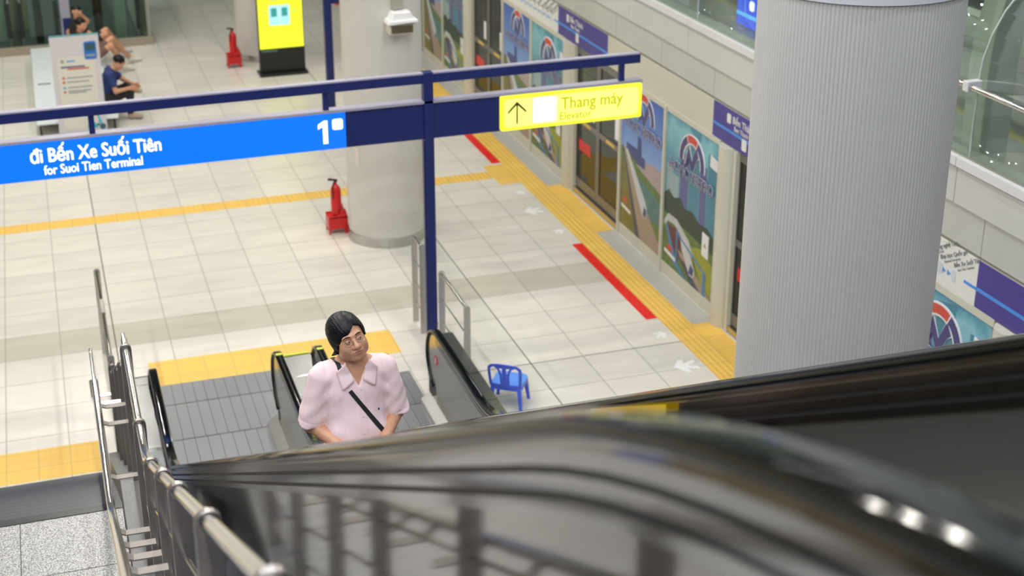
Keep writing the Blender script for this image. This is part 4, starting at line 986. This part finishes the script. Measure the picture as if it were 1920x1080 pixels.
def nets(f, lo, hi, h):
    lo = A3(*lo); hi = A3(*hi); n = np.ceil((hi-lo)/h).astype(int)+1
    ax = [lo[i]+h*np.arange(n[i]) for i in range(3)]
    G = np.stack(np.meshgrid(*ax, indexing='ij'), -1).reshape(-1, 3)
    F = np.empty(len(G))
    for i in range(0, len(G), 400000): F[i:i+400000] = f(G[i:i+400000])
    F = F.reshape(n); s = F < 0
    c = [s[i:n[0]-1+i, j:n[1]-1+j, k:n[2]-1+k] for i in (0, 1) for j in (0, 1) for k in (0, 1)]
    anyv = np.zeros_like(c[0]); allv = np.ones_like(c[0])
    for q in c: anyv = anyv | q; allv = allv & q
    act = anyv & ~allv; idx = -np.ones(act.shape, int); cells = np.argwhere(act); idx[act] = np.arange(len(cells))
    acc = np.zeros((len(cells), 3)); cnt = np.zeros(len(cells))
    corners = np.array([(i, j, k) for i in (0, 1) for j in (0, 1) for k in (0, 1)])
    for a in range(8):
        for b in range(a+1, 8):
            if np.abs(corners[a]-corners[b]).sum() != 1: continue
            pa = cells+corners[a]; pb = cells+corners[b]
            fa = F[tuple(pa.T)]; fb = F[tuple(pb.T)]; m = (fa < 0) != (fb < 0)
            t = np.where(m, fa/(fa-fb+1e-12), 0)[:, None]
            acc += np.where(m[:, None], pa+(pb-pa)*t, 0); cnt += m
    V = lo+acc/cnt[:, None]*h
    faces = []
    for d in range(3):
        e = [0, 0, 0]; e[d] = 1
        s0 = s[:n[0]-e[0], :n[1]-e[1], :n[2]-e[2]]; s1 = s[e[0]:, e[1]:, e[2]:]
        o = [i for i in range(3) if i != d]
        E_ = np.argwhere(s0 != s1)
        E_ = E_[(E_[:, o[0]] > 0) & (E_[:, o[1]] > 0) & (E_[:, o[0]] < n[o[0]]-1) & (E_[:, o[1]] < n[o[1]]-1)]
        fl = s0[tuple(E_.T)]
        q = []
        for da, db in ((-1, -1), (0, -1), (0, 0), (-1, 0)):
            g = E_.copy(); g[:, o[0]] += da; g[:, o[1]] += db; q.append(idx[tuple(g.T)])
        q = np.stack(q, 1)
        if d == 1: fl = ~fl
        q[~fl] = q[~fl][:, ::-1]; faces.append(q)
    Fc = np.concatenate(faces); return V, Fc[(Fc >= 0).all(1)]
def sdf_mesh(name, parts, mats, parent, smooth_it=0):
    vs = []; fs = []; off = 0
    for V, Fc in parts: vs.append(V); fs.append(Fc+off); off += len(V)
    V = np.concatenate(vs); Fc = np.concatenate(fs)
    me = bpy.data.meshes.new(name); me.from_pydata(V.tolist(), [], Fc.tolist())
    if not isinstance(mats, (list, tuple)): mats = [mats]
    for m in mats: me.materials.append(m)
    me.shade_smooth(); o = bpy.data.objects.new(name, me); COL.objects.link(o)
    if parent: o.parent = parent
    if smooth_it:
        m = o.modifiers.new('smooth', 'SMOOTH'); m.iterations = smooth_it; m.factor = .5
    return o
skin = mat('skin_tan', (.56, .285, .165), .42, noise=.10, nscale=30, bump=.03, bscale=120)
skin.node_tree.nodes['Principled BSDF'].inputs['Subsurface Weight'].default_value = .08
skin.node_tree.nodes['Principled BSDF'].inputs['Subsurface Radius'].default_value = (.02, .008, .004)
hairm = mat('black_hair', (.004, .004, .005), .36, noise=.3, nscale=60, spec=.3, bump=.25, bscale=90, stretch=(1, 1, .25))
pink = mat('pink_shirt', (.86, .655, .65), .75, noise=.04, nscale=14, spec=.2, bump=.05, bscale=30, stretch=(3, 3, .5))

def head_sdf(Q):
    """Q in head space: +x his left, -y face, origin mid head"""
    d = ell(Q, (0, .015, .028), (.077, .097, .090))
    d = smin(d, ell(Q, (0, -.018, -.030), (.071, .074, .084)), .03)
    d = smin(d, ell(Q, (0, -.058, -.088), (.034, .030, .026)), .03)
    for s in (-1, 1):
        d = smin(d, ell(Q, (s*.040, -.050, -.034), (.030, .032, .034)), .02)
        d = smin(d, ell(Q, (s*.050, -.014, -.064), (.026, .042, .032)), .02)
    d = smin(d, ell(Q, (0, -.078, .022), (.052, .016, .012)), .014)
    for s in (-1, 1): d = smax(d, -ell(Q, (s*.031, -.102, .001), (.021, .018, .013)), .010)
    d = smin(d, rc(Q, (0, -.086, .004), (0, -.108, -.030), .0085, .0135), .010)
    d = smin(d, ell(Q, (0, -.106, -.034), (.014, .013, .011)), .008)
    for s in (-1, 1):
        d = smin(d, ell(Q, (s*.0145, -.095, -.036), (.0095, .013, .009)), .006)
        d = smax(d, -ell(Q, (s*.0075, -.106, -.046), (.0045, .006, .005)), .004)
    d = smin(d, ell(Q, (0, -.083, -.060), (.030, .014, .020)), .012)
    d = smin(d, ell(Q, (0, -.0945, -.0565), (.0260, .0075, .0050)), .004)
    d = smin(d, ell(Q, (0, -.0925, -.0675), (.0185, .0085, .0060)), .004)
    d = smax(d, -ell(Q, (0, -.103, -.0618), (.024, .006, .0016)), .003)
    for s in (-1, 1):
        e = ell(Q, (s*.079, .012, -.008), (.010, .021, .033)); e = smax(e, -ell(Q, (s*.088, .006, -.004), (.006, .011, .019)), .006)
        d = smin(d, e, .008)
    return d
def hand_caps(w_, dir_, side, s=1., curl=.5):
    """list of capsules for a hand: wrist point, direction, side vector toward the thumb"""
    w_ = A3(*w_); d = A3(*dir_); d /= np.linalg.norm(d); t = A3(*side); t -= d*(t@d); t /= np.linalg.norm(t); n = np.cross(d, t)
    out = []
    for i, (o, L_) in enumerate(((.030, .070), (.010, .080), (-.010, .074), (-.028, .058))):
        b = w_+d*.085*s+t*o*s; m1 = b+d*L_*.5*s; m2 = m1+(d*math.cos(curl)+n*math.sin(curl))*L_*.32*s; m3 = m2+(d*math.cos(2*curl)+n*math.sin(2*curl))*L_*.25*s
        out += [(w_+t*o*.6*s, b, .014*s, .0115*s), (b, m1, .0098*s, .009*s), (m1, m2, .009*s, .0083*s), (m2, m3, .0083*s, .0075*s)]
    b = w_+d*.03*s+t*.026*s; m1 = b+(d*.7+t*.6)*.042*s; m2 = m1+(d*.9+t*.15+n*.3)*.034*s
    out += [(b-t*.01, b, .015*s, .014*s), (b, m1, .013*s, .011*s), (m1, m2, .0105*s, .009*s)]
    return out
def caps(P, L, k=.012):
    d = None
    for a, b, ra, rb in L:
        e = rc(P, a, b, ra, rb); d = e if d is None else smin(d, e, k)
    return d

# ---- the man on the escalator
MX, MY = 2.13, -8.52
MZ = step_z(-8.46-.2)+.004
man = thing('person', 'person in a pale pink shirt and thin glasses riding the left escalator, looking up', 'person', (MX, MY, MZ))
HC = A3(-.022, -.010, 1.556); HR = rotm(math.radians(0), 0, 0)
HR = rotm(0, 0, math.radians(7)) @ rotm(math.radians(-17), 0, 0) @ rotm(0, math.radians(-13), 0)
HS = 1.05
def toH(P): return ((P-HC)@HR)/HS
def fromH(q): return HR@(A3(*q)*HS)+HC
SHL = {-1: (-.178, .012, 1.345), 1: (.178, .012, 1.345)}
ELB = {-1: (-.232, .03, 1.065), 1: (.226, .02, 1.075)}
WRI = {-1: (-.075, -.215, .985), 1: (.085, -.215, 1.0)}
hands = []
for s in (-1, 1): hands += hand_caps(WRI[s], (-s*.9, -.25, -.2), (0, -.3, 1), 1.0, .45)
def body_f(P):
    d = ell(P, (0, .01, 1.25), (.165, .105, .19))
    d = smin(d, ell(P, (0, -.01, 1.02), (.150, .120, .17)), .06)
    d = smin(d, ell(P, (0, .01, .90), (.155, .115, .11)), .05)
    d = smin(d, rc(P, (-.13, .015, 1.36), (.13, .015, 1.36), .055, .055), .06)
    d = smin(d, rc(P, (0, .03, 1.36), (0, .012, 1.50), .066, .060), .045)
    for s in (-1, 1):
        d = smin(d, rc(P, SHL[s], ELB[s], .052, .043), .03)
        d = smin(d, rc(P, ELB[s], WRI[s], .045, .029), .02)
        d = smin(d, rc(P, (s*.085, .0, .88), (s*.095, -.02, .48), .078, .055), .03)
        d = smin(d, rc(P, (s*.095, -.02, .48), (s*.10, .03, .08), .052, .036), .02)
        d = smin(d, rc(P, (s*.10, .03, .05), (s*.115, -.13, .03), .036, .03), .02)
    d = smin(d, caps(P, hands, .006), .012)
    return d
def headw(P): return head_sdf(toH(P))*HS
def bodyhead(P):
    d = smin(body_f(P), headw(P), .018)
    return d
b1 = nets(bodyhead, (-.38, -.36, -.01), (.38, .18, 1.475), .0085)
hb = nets(bodyhead, (-.16, -.20, 1.40), (.18, .17, 1.75), .0030)
body = sdf_mesh('body', [b1, hb], skin, man, 1)
# shirt
def shirt_f(P):
    x, y, z = P.T
    d = ell(P, (0, .01, 1.24), (.182, .128, .185))
    d = smin(d, ell(P, (0, -.02, 1.02), (.175, .150, .20)), .07)
    d = smin(d, ell(P, (0, .0, .86), (.182, .145, .12)), .06)
    d = smin(d, rc(P, (-.140, .018, 1.368), (.140, .018, 1.368), .058, .058), .06)
    d = smin(d, rc(P, (0, .025, 1.38), (0, .02, 1.415), .080, .074), .03)
    for s in (-1, 1):
        a = A3(*SHL[s]); b = A3(*ELB[s]); e = a+(b-a)*.99
        sl = rc(P, a, e, .062, .080)
        t = (P-e)@((b-a)/np.linalg.norm(b-a)); sl = smax(sl, t, .004)
        inner = rc(P, a+(b-a)*.72, b+(b-a)*.3, .055, .078)
        # fold ridges on the sleeve
        q = (P-a)@((b-a)/np.linalg.norm(b-a))
        sl = sl+.0016*np.sin(q*75+x*60)*np.clip(q*6, 0, 1)+.002*np.sin(q*22-y*50+x*30)
        sl = smax(sl, -inner, .004)
        d = smin(d, sl, .030)
    f = .0015*np.sin(x*90+5*np.sin(z*7))*np.clip((1.30-z)*5, 0, 1)+.0012*np.sin(x*31-z*18+1)+.0026*np.exp(-((np.abs(x)-.15)/.035)**2)*np.sin(z*62+np.abs(x)*60)
    d = d+f
    for s in (-1, 1):
        ax_, az_ = x-s*.150, z-1.235; r_ = np.hypot(ax_, az_); th_ = np.arctan2(az_, ax_*s)
        d = d+.0034*np.exp(-((ax_*.8+s*az_*.6)/.020)**2-(r_/.09)**2)*(y < .03)-.0026*np.exp(-((ax_*.8+s*az_*.6-.022)/.016)**2-(r_/.10)**2)*(y < .03)+.0022*np.exp(-((ax_*.95+s*az_*.3+.03)/.014)**2-((az_+.10)/.09)**2)
        q2 = (P-A3(*SHL[s]))@((A3(*ELB[s])-A3(*SHL[s]))/np.linalg.norm(A3(*ELB[s])-A3(*SHL[s])))
        d = d+.0022*np.exp(-((q2-.245)/.0035)**2)*(np.abs(x) > .17)*(s*x > 0)
        d = d+.0030*np.exp(-((np.abs(x)-.158-.10*(1.36-z))/.0035)**2)*(z > 1.27)*(s*x > 0)
    d = d+.0028*np.sin((x-.02)*26+(z-1.0)*34)*np.clip((1.17-z)*9, 0, 1)
    d = smax(d, z-1.425, .01); d = smax(d, .80-z, .005)
    # open collar V
    vx = np.abs(x-.006)-(z-1.312)*.46
    v = np.maximum(np.maximum(vx, 1.315-z), y+.01)
    neck = rc(P, (0, .02, 1.30), (0, .0, 1.60), .062, .066)
    cut = np.minimum(v, neck)
    d = smax(d, -cut, .006)
    return d
b = nets(shirt_f, (-.40, -.20, .79), (.40, .20, 1.44), .0055)
shirt = sdf_mesh('shirt', [b], pink, man, 1)
def front_y(x, z, f=None, y0=-.30):
    f = f or shirt_f; ys = np.linspace(y0, .05, 240); P = np.stack([np.full(240, x), ys, np.full(240, z)], 1); d = f(P); i = np.argmax(d < 0)
    return ys[i] if (d < 0).any() else .0
# placket, buttons, strap, pocket mark, yoke seams
def ribbon(pts, wd, th, name, m, parent, off=.001):
    """pts (x,z) on the shirt front; ribbon lying on the cloth"""
    mb = MB(); vs = []
    for i, (x, z) in enumerate(pts):
        a = pts[max(0, i-1)]; b = pts[min(len(pts)-1, i+1)]; dx, dz = b[0]-a[0], b[1]-a[1]; l = math.hypot(dx, dz); nx, nz = -dz/l*wd/2, dx/l*wd/2
        ym = front_y(x, z)
        for s in (1, -1):
            xx, zz = x+nx*s, z+nz*s; y = min(front_y(xx, zz), ym+.01)
            vs += [(xx, y-off-th, zz), (xx, y+.006, zz)]
    k = len(pts); fs = []
    for i in range(k-1):
        o = i*4; fs += [(o, o+4, o+6, o+2), (o, o+1, o+5, o+4), (o+2, o+6, o+7, o+3)]
    mb.add(vs, fs); o = mb.build(name, m, parent, smooth=True, ang=50)
    return o
pk2 = mat('pink_placket', (.88, .655, .655), .7, noise=.03, spec=.2)
ribbon([(.012, z) for z in np.linspace(1.315, .82, 28)], .034, .002, 'placket', pk2, man)
for z in (1.30, 1.155, 1.065, .975, .885):
    y = front_y(.012, z); o = MB().lathe([(.0055, 0), (.0055, .002)], 0, 0, 14).build('button', mat('button_pearl', (.75, .70, .68), .3, noise=.05), man, smooth=True)
    o.rotation_euler = (PI/2, 0, 0); o.location = (.012, y-.003, z)
strapm = mat('black_strap', (.012, .010, .018), .6, noise=.2, nscale=80)
ribbon([(-.045+(.165+.045)*t, 1.300-(1.300-.985)*t) for t in np.linspace(0, 1, 26)], .022, .003, 'bag_strap', strapm, man)
sh_ = []
for t in np.linspace(0, 1, 10):
    x = -.098+.02*t; yy = .06-.135*t
    P = np.stack([np.full(200, x), np.full(200, yy), np.linspace(1.5, 1.2, 200)], 1); dd = shirt_f(P); i = np.argmax(dd < 0); sh_.append((x, yy, P[i, 2]))
mb = MB(); vs = []
for x, y, z in sh_: vs += [(x-.011, y, z+.004), (x+.011, y, z+.006), (x+.011, y, z-.003), (x-.011, y, z-.004)]
mb.add(vs, [(i*4+j, i*4+(j+1) % 4, (i+1)*4+(j+1) % 4, (i+1)*4+j) for i in range(len(sh_)-1) for j in range(4)])
mb.build('shoulder_strap', strapm, man)
y = front_y(.105, 1.165); MB().box(.102, .110, y-.003, y+.002, 1.160, 1.172).build('chest_emblem', mat('emblem_navy', (.03, .03, .12), .5, noise=.1), man)
# collar: stand round the neck and two pointed flaps
mb = MB(); n = 26; vs = []
for i in range(n+1):
    a = math.radians(-128+256*i/n); t = abs(a)/math.radians(128)
    cx, cy = .006+.076*math.sin(a), .022+.076*math.cos(a)
    zt = 1.462-.085*t**2.2; vs += [(cx*.97, cy, zt), (cx*1.03, cy+.003*math.cos(a), zt-.05)]
mb.add(vs, [(2*i, 2*i+2, 2*i+3, 2*i+1) for i in range(n)])
o = mb.build('collar_stand', pink, man, smooth=True, ang=80); so = o.modifiers.new('s', 'SOLIDIFY'); so.thickness = .003
for s in (-1, 1):
    P0, P1, P2, P3 = (.064, 1.452), (.112, 1.398), (.088, 1.305), (.024, 1.352)
    mb = MB(); n = 8; vs = []
    for i in range(n+1):
        for j in range(n+1):
            u, v = i/n, j/n
            x = (P0[0]*(1-u)+P1[0]*u)*(1-v)+(P3[0]*(1-u)+P2[0]*u)*v; z = (P0[1]*(1-u)+P1[1]*u)*(1-v)+(P3[1]*(1-u)+P2[1]*u)*v
            x = .006+s*x; yy = front_y(x, min(z, 1.385))
            vs.append((x, yy-.011-.010*math.sin(PI*u)*(1-v)-.004*v, z))
    mb.add(vs, [(i*(n+1)+j, i*(n+1)+j+1, (i+1)*(n+1)+j+1, (i+1)*(n+1)+j) for i in range(n) for j in range(n)])
    o = mb.build('collar_flap', pink, man, smooth=True, ang=80); so = o.modifiers.new('s', 'SOLIDIFY'); so.thickness = .004
# trousers, shoes
trm = mat('dark_trousers', (.03, .032, .045), .7, noise=.15)
def trou(P):
    d = ell(P, (0, .01, .87), (.165, .125, .10))
    for s in (-1, 1):
        d = smin(d, rc(P, (s*.085, .0, .84), (s*.095, -.02, .48), .092, .068), .03); d = smin(d, rc(P, (s*.095, -.02, .48), (s*.10, .03, .10), .068, .055), .02)
    return smax(d, .06-P[:, 2], .005)
sdf_mesh('trousers', [nets(trou, (-.25, -.18, .03), (.25, .18, 1.0), .010)], trm, man, 1)
for s in (-1, 1):
    def sf(P, s=s): return smax(smin(rc(P, (s*.10, .04, .045), (s*.118, -.13, .035), .046, .040), ell(P, (s*.102, .035, .06), (.045, .055, .05)), .02), -P[:, 2]+.0, .003)
    sdf_mesh('shoe', [nets(sf, (s*.11-.09, -.2, -.01), (s*.11+.09, .12, .13), .008)], blackp, man)
# hair
def hair_f(P):
    Q = toH(P); x, y, z = Q.T
    d = ell(Q, (-.002, .020, .044), (.090, .110, .094))
    d = smin(d, ell(Q, (-.064, .000, .000), (.026, .050, .060)), .025)
    d = smin(d, ell(Q, (.068, .000, .014), (.022, .052, .050)), .02)
    d = smin(d, ell(Q, (0, .075, -.02), (.072, .045, .075)), .03)
    d = smin(d, rc(Q, (-.080, -.004, -.04), (-.100, .03, -.058), .014, .006), .012)
    # face opening, higher on his left, with the fringe sweeping over his right temple
    hl = np.where(x < .026, .070+(x-.026)*.85, .070-(x-.026)*.6)
    face = np.maximum(z-hl, np.maximum(np.abs(x-.000)-(.068+.05*np.maximum(0, -z)), y+.018+.25*np.maximum(0, z)))
    face = np.minimum(face, ell(Q, (.004, -.085, -.066), (.078, .088, .082)))
    d = smax(d, -face, .006)
    st = np.arctan2(z-.02, x-.035); d = d+.0006*np.sin(st*70+y*90)+.0006*np.sin(x*330+z*160-y*120)
    d = smax(d, -(z+.058-.045*(x > 0)*(y < .05)), .008)
    return d*HS
hr_ = sdf_mesh('hair', [nets(hair_f, (-.19, -.20, 1.42), (.19, .19, 1.78), .0032)], hairm, man)
# eyes, brows, lips, glasses
eyew = mat('eye_white', (.34, .32, .30), .3, noise=.03); iris = mat('iris_brown', (.02, .010, .006), .1, noise=.2); lipm = mat('lips', (.40, .15, .12), .4, noise=.08); browm = mat('eyebrow', (.02, .014, .012), .6, noise=.3)
MH = Matrix(((*HR[0]*HS, HC[0]), (*HR[1]*HS, HC[1]), (*HR[2]*HS, HC[2]), (0, 0, 0, 1)))
def hpart(mb, name, m, **k):
    o = mb.build(name, m, man, **k); o.data.transform(MH); return o
def ball(c, r, n=20, mi=0, dirv=None, cut=None):
    vs = []; fs = []; m = n//2
    for i in range(m+1):
        for j in range(n):
            t = PI*i/m; p = 2*PI*j/n; vs.append((c[0]+r[0]*math.sin(t)*math.cos(p), c[1]+r[1]*math.sin(t)*math.sin(p), c[2]+r[2]*math.cos(t)))
    for i in range(m):
        for j in range(n):
            fs.append((i*n+j, (i+1)*n+j, (i+1)*n+(j+1) % n, i*n+(j+1) % n))
    return vs, fs
for s in (-1, 1):
    mb = MB(); vs, fs = ball((s*.031, -.0805, .000), (.0122,)*3); mb.add(vs, fs, 0)
    vs, fs = ball((s*.031+.0025, -.0880, .0022), (.0066, .0054, .0066), 14); mb.add(vs, fs, 1)
    hpart(mb, 'eye', [eyew, iris], smooth=True)
    mb = MB()
    for sgn, a0, a1 in ((1, 16, 88), (-1, 22, 88)):     # upper and lower lid shells
        n = 14; m = 5; vs = []; R_ = .0136
        for i in range(m+1):
            for j in range(n+1):
                el = math.radians(a0+(a1-a0)*i/m); az = math.radians(-85+170*j/n)
                vs.append((s*.031+R_*1.08*math.cos(el)*math.sin(az), -.0805-R_*math.cos(el)*math.cos(az), sgn*R_*math.sin(el)))
        mb.add(vs, [(i*(n+1)+j, i*(n+1)+j+1, (i+1)*(n+1)+j+1, (i+1)*(n+1)+j) for i in range(m) for j in range(n)])
    hpart(mb, 'eyelid', skin, smooth=True)
    mb = MB(); mb.tube([(s*.012, -.0935, .0205), (s*.024, -.0955, .0262), (s*.036, -.0915, .0275), (s*.050, -.0815, .0225)], [.0020, .0036, .0034, .0014], 8)
    hpart(mb, 'eyebrow', browm, smooth=True)
mb = MB(); mb.tube([(-.0265, -.0885, -.0606), (-.013, -.0998, -.0572), (-.003, -.1015, -.0562), (0, -.1012, -.0568), (.003, -.1015, -.0562), (.013, -.0998, -.0572), (.0265, -.0885, -.0606)], [.001, .0028, .0034, .0032, .0034, .0028, .001], 10)
mb.tube([(-.0245, -.0890, -.0622), (-.010, -.0985, -.0662), (0, -.1003, -.0672), (.010, -.0985, -.0662), (.0245, -.0890, -.0622)], [.001, .0036, .0042, .0036, .001], 10)
hpart(mb, 'lips', lipm, smooth=True)
gl_ = mat('glasses_wire', (.35, .28, .22), .25, .9, noise=.05)
mb = MB()
for s in (-1, 1):
    cx = s*.0325; pts = [(cx+.0215*math.cos(a*PI/12), -.108+.010*abs(math.cos(a*PI/12)-0)*(1 if s*math.cos(a*PI/12) > 0 else .2), -.003+.0165*math.sin(a*PI/12)) for a in range(25)]
    mb.tube(pts, .0009, 6)
    mb.tube([(s*.054, -.0975, .002), (s*.072, -.080, .004), (s*.083, -.03, .004), (s*.084, .01, .002)], .0010, 6)
mb.tube([(-.0115, -.108, .002), (-.005, -.113, .006), (.005, -.113, .006), (.0115, -.108, .002)], .0009, 6)
hpart(mb, 'glasses', gl_, smooth=True)
man.scale = (.965,)*3


# ---- people on the benches
def seated(label, loc, J, cl, hands_, headc, headR, res=.012, shorts=False, hs=.97):
    r = thing('person', label, 'person', loc)
    L0 = A3(*loc)
    J = {k: A3(*v)-L0 for k, v in J.items()}; hc = A3(*headc)-L0
    hd = []
    for (w_, d_, t_) in hands_: hd += hand_caps(A3(*w_)-L0, d_, t_, .95, .5)
    def core(P, g=0., arms=1, legs=1, up=1):
        d = None
        def U(e, k=.04):
            nonlocal d; d = e if d is None else smin(d, e, k)
        if up:
            U(rc(P, J['pel'], J['chest'], .135+g, .135+g)); U(rc(P, J['shn'], J['shf'], .062+g, .062+g), .06); U(rc(P, J['chest'], J['neck'], .09+g, .05+g), .05)
        if legs:
            for a in 'nf': U(rc(P, J['hip'+a], J['kn'+a], .085+g, .060+g), .04); U(rc(P, J['kn'+a], J['an'+a], .056+g, .038+g), .02)
        if arms:
            for a in 'nf': U(rc(P, J['sh'+a], J['el'+a], .050+g, .040+g), .03); U(rc(P, J['el'+a], J['wr'+a], .040+g, .027+g), .02)
        return d
    def toh(P): return ((P-hc)@headR)/hs
    def bf(P):
        d = core(P); d = smin(d, rc(P, J['neck'], hc-A3(0, 0, .03), .055, .055), .03)
        d = smin(d, head_sdf(toh(P))*hs, .02)
        if hd: d = smin(d, caps(P, hd, .006), .012)
        for a in 'nf': d = smin(d, rc(P, J['an'+a], J['to'+a], .032, .028), .02)
        return d
    allp = np.array([v for v in J.values()]+[hc]); lo = allp.min(0)-.2; hi = allp.max(0)+.2
    sdf_mesh('body', [nets(bf, lo, hi, res*.8)], skin, r, 1)
    def shirt2(P):
        d = core(P, .016, 0, 0)
        for a in 'nf':
            e = J['sh'+a]+(J['el'+a]-J['sh'+a])*.75; sl = rc(P, J['sh'+a], e, .070, .068); ax = (J['el'+a]-J['sh'+a]); ax = ax/np.linalg.norm(ax)
            d = smin(d, smax(sl, (P-e)@ax, .01), .03)
        up = (hc-J['neck']); up = up/np.linalg.norm(up)
        return smax(d, (P-J['neck'])@up-.012, .01)
    sdf_mesh('shirt', [nets(shirt2, lo, hi, res)], cl[0], r, 1)
    def tr2(P):
        d = rc(P, J['hipn'], J['hipf'], .13, .13)
        for a in 'nf':
            kn = J['kn'+a] if not shorts else J['hip'+a]+(J['kn'+a]-J['hip'+a])*.72
            d = smin(d, rc(P, J['hip'+a], kn, .100, .078), .04)
            if not shorts: d = smin(d, rc(P, kn, J['an'+a]+(kn-J['an'+a])*.08, .072, .055), .02)
        return d
    sdf_mesh('shorts' if shorts else 'trousers', [nets(tr2, lo, hi, res)], cl[1], r, 1)
    for a in 'nf':
        def sf(P, a=a): return smin(rc(P, J['an'+a]+A3(0, 0, -.03), J['to'+a], .045, .040), rc(P, J['an'+a], J['an'+a]+A3(0, 0, -.04), .045, .045), .02)
        c = (J['an'+a]+J['to'+a])/2
        sdf_mesh('shoe', [nets(sf, c-.26, c+.26, res)], cl[2], r)
    def hf(P):
        Q = toh(P); x, y, z = Q.T
        d = ell(Q, (0, .022, .045), (.090, .108, .090)); face = np.maximum(z-.055, np.maximum(np.abs(x)-.068, y+.03)); face = np.minimum(face, ell(Q, (0, -.10, -.06), (.07, .09, .085)))
        return smax(smax(d, -face, .01), -(z+.03), .01)*hs
    sdf_mesh('hair', [nets(hf, hc-.18, hc+.18, res*.7)], hairm, r)
    return r
RB = rotm(0, 0, PI/2) @ rotm(math.radians(42), 0, 0)
seated('person in a navy shirt sitting bent on the bench, holding one shoe', (1.75, 8.75, .24),
  dict(pel=(1.68, 8.80, .37), chest=(1.76, 8.78, .66), neck=(1.86, 8.77, .86), shn=(1.78, 8.61, .80), shf=(1.80, 8.94, .80),
       eln=(1.86, 8.50, .55), wrn=(2.08, 8.56, .57), elf=(2.02, 8.96, .62), wrf=(2.20, 8.80, .56),
       hipn=(1.70, 8.68, .36), knn=(2.10, 8.68, .50), ann=(2.07, 8.66, .10), ton=(2.24, 8.62, .045),
       hipf=(1.70, 8.90, .36), knf=(2.06, 9.02, .47), anf=(2.12, 8.74, .53), tof=(2.25, 8.58, .50)),
  (mat('navy_shirt', (.012, .032, .15), .7, noise=.1), mat('black_trousers', (.010, .010, .014), .7, noise=.1), mat('beige_shoe', (.34, .29, .22), .6, noise=.15)),
  [((2.08, 8.56, .57), (1, .1, -.2), (0, 0, 1)), ((2.20, 8.80, .56), (.6, -.9, -.2), (0, 0, 1))], (1.96, 8.77, .965), RB)
RA = rotm(0, 0, PI/2-.5) @ rotm(math.radians(10), 0, 0)
seated('person in a dark brown top and shorts sitting behind the board', (1.55, 11.5, .24),
  dict(pel=(1.50, 11.55, .37), chest=(1.45, 11.5, .68), neck=(1.46, 11.48, .90), shn=(1.46, 11.32, .83), shf=(1.46, 11.68, .83),
       eln=(1.28, 11.25, .60), wrn=(1.25, 11.35, .36), elf=(1.62, 11.75, 1.02), wrf=(1.50, 11.62, 1.2),
       hipn=(1.58, 11.42, .36), knn=(1.98, 11.42, .60), ann=(2.20, 11.75, .14), ton=(2.36, 11.78, .05),
       hipf=(1.58, 11.68, .36), knf=(2.02, 11.85, .62), anf=(2.36, 12.35, .12), tof=(2.54, 12.40, .05)),
  (mat('dark_brown_top', (.035, .018, .012), .7, noise=.1), mat('dull_red_shorts', (.16, .08, .07), .7, noise=.2), mat('white_shoe', (.62, .60, .54), .6, noise=.2)),
  [((1.25, 11.35, .36), (-.2, 0, -1), (0, 1, 0)), ((1.50, 11.62, 1.2), (-.8, -.3, .3), (0, 0, 1))], (1.49, 11.46, 1.03), RA, .013, True)
seated('person in black at the far bench end, behind the one in brown', (1.50, 12.5, .24),
  dict(pel=(1.46, 12.5, .37), chest=(1.44, 12.5, .68), neck=(1.46, 12.48, .90), shn=(1.46, 12.32, .83), shf=(1.46, 12.68, .83),
       eln=(1.66, 12.25, .66), wrn=(1.80, 12.30, .46), elf=(1.28, 12.7, .62), wrf=(1.25, 12.62, .36),
       hipn=(1.55, 12.42, .36), knn=(1.95, 12.42, .58), ann=(2.20, 12.75, .12), ton=(2.36, 12.80, .05),
       hipf=(1.55, 12.62, .36), knf=(1.98, 12.75, .58), anf=(2.28, 13.1, .12), tof=(2.44, 13.15, .05)),
  (mat('black_top', (.010, .010, .012), .7, noise=.1), mat('black_shorts', (.02, .02, .022), .7, noise=.1), mat('pale_shoe', (.55, .55, .55), .6, noise=.2)),
  [((1.80, 12.30, .46), (.5, 0, -.5), (0, 1, 0)), ((1.25, 12.62, .36), (-.2, 0, -1), (0, 1, 0))], (1.47, 12.47, 1.04), RA, .014, True)
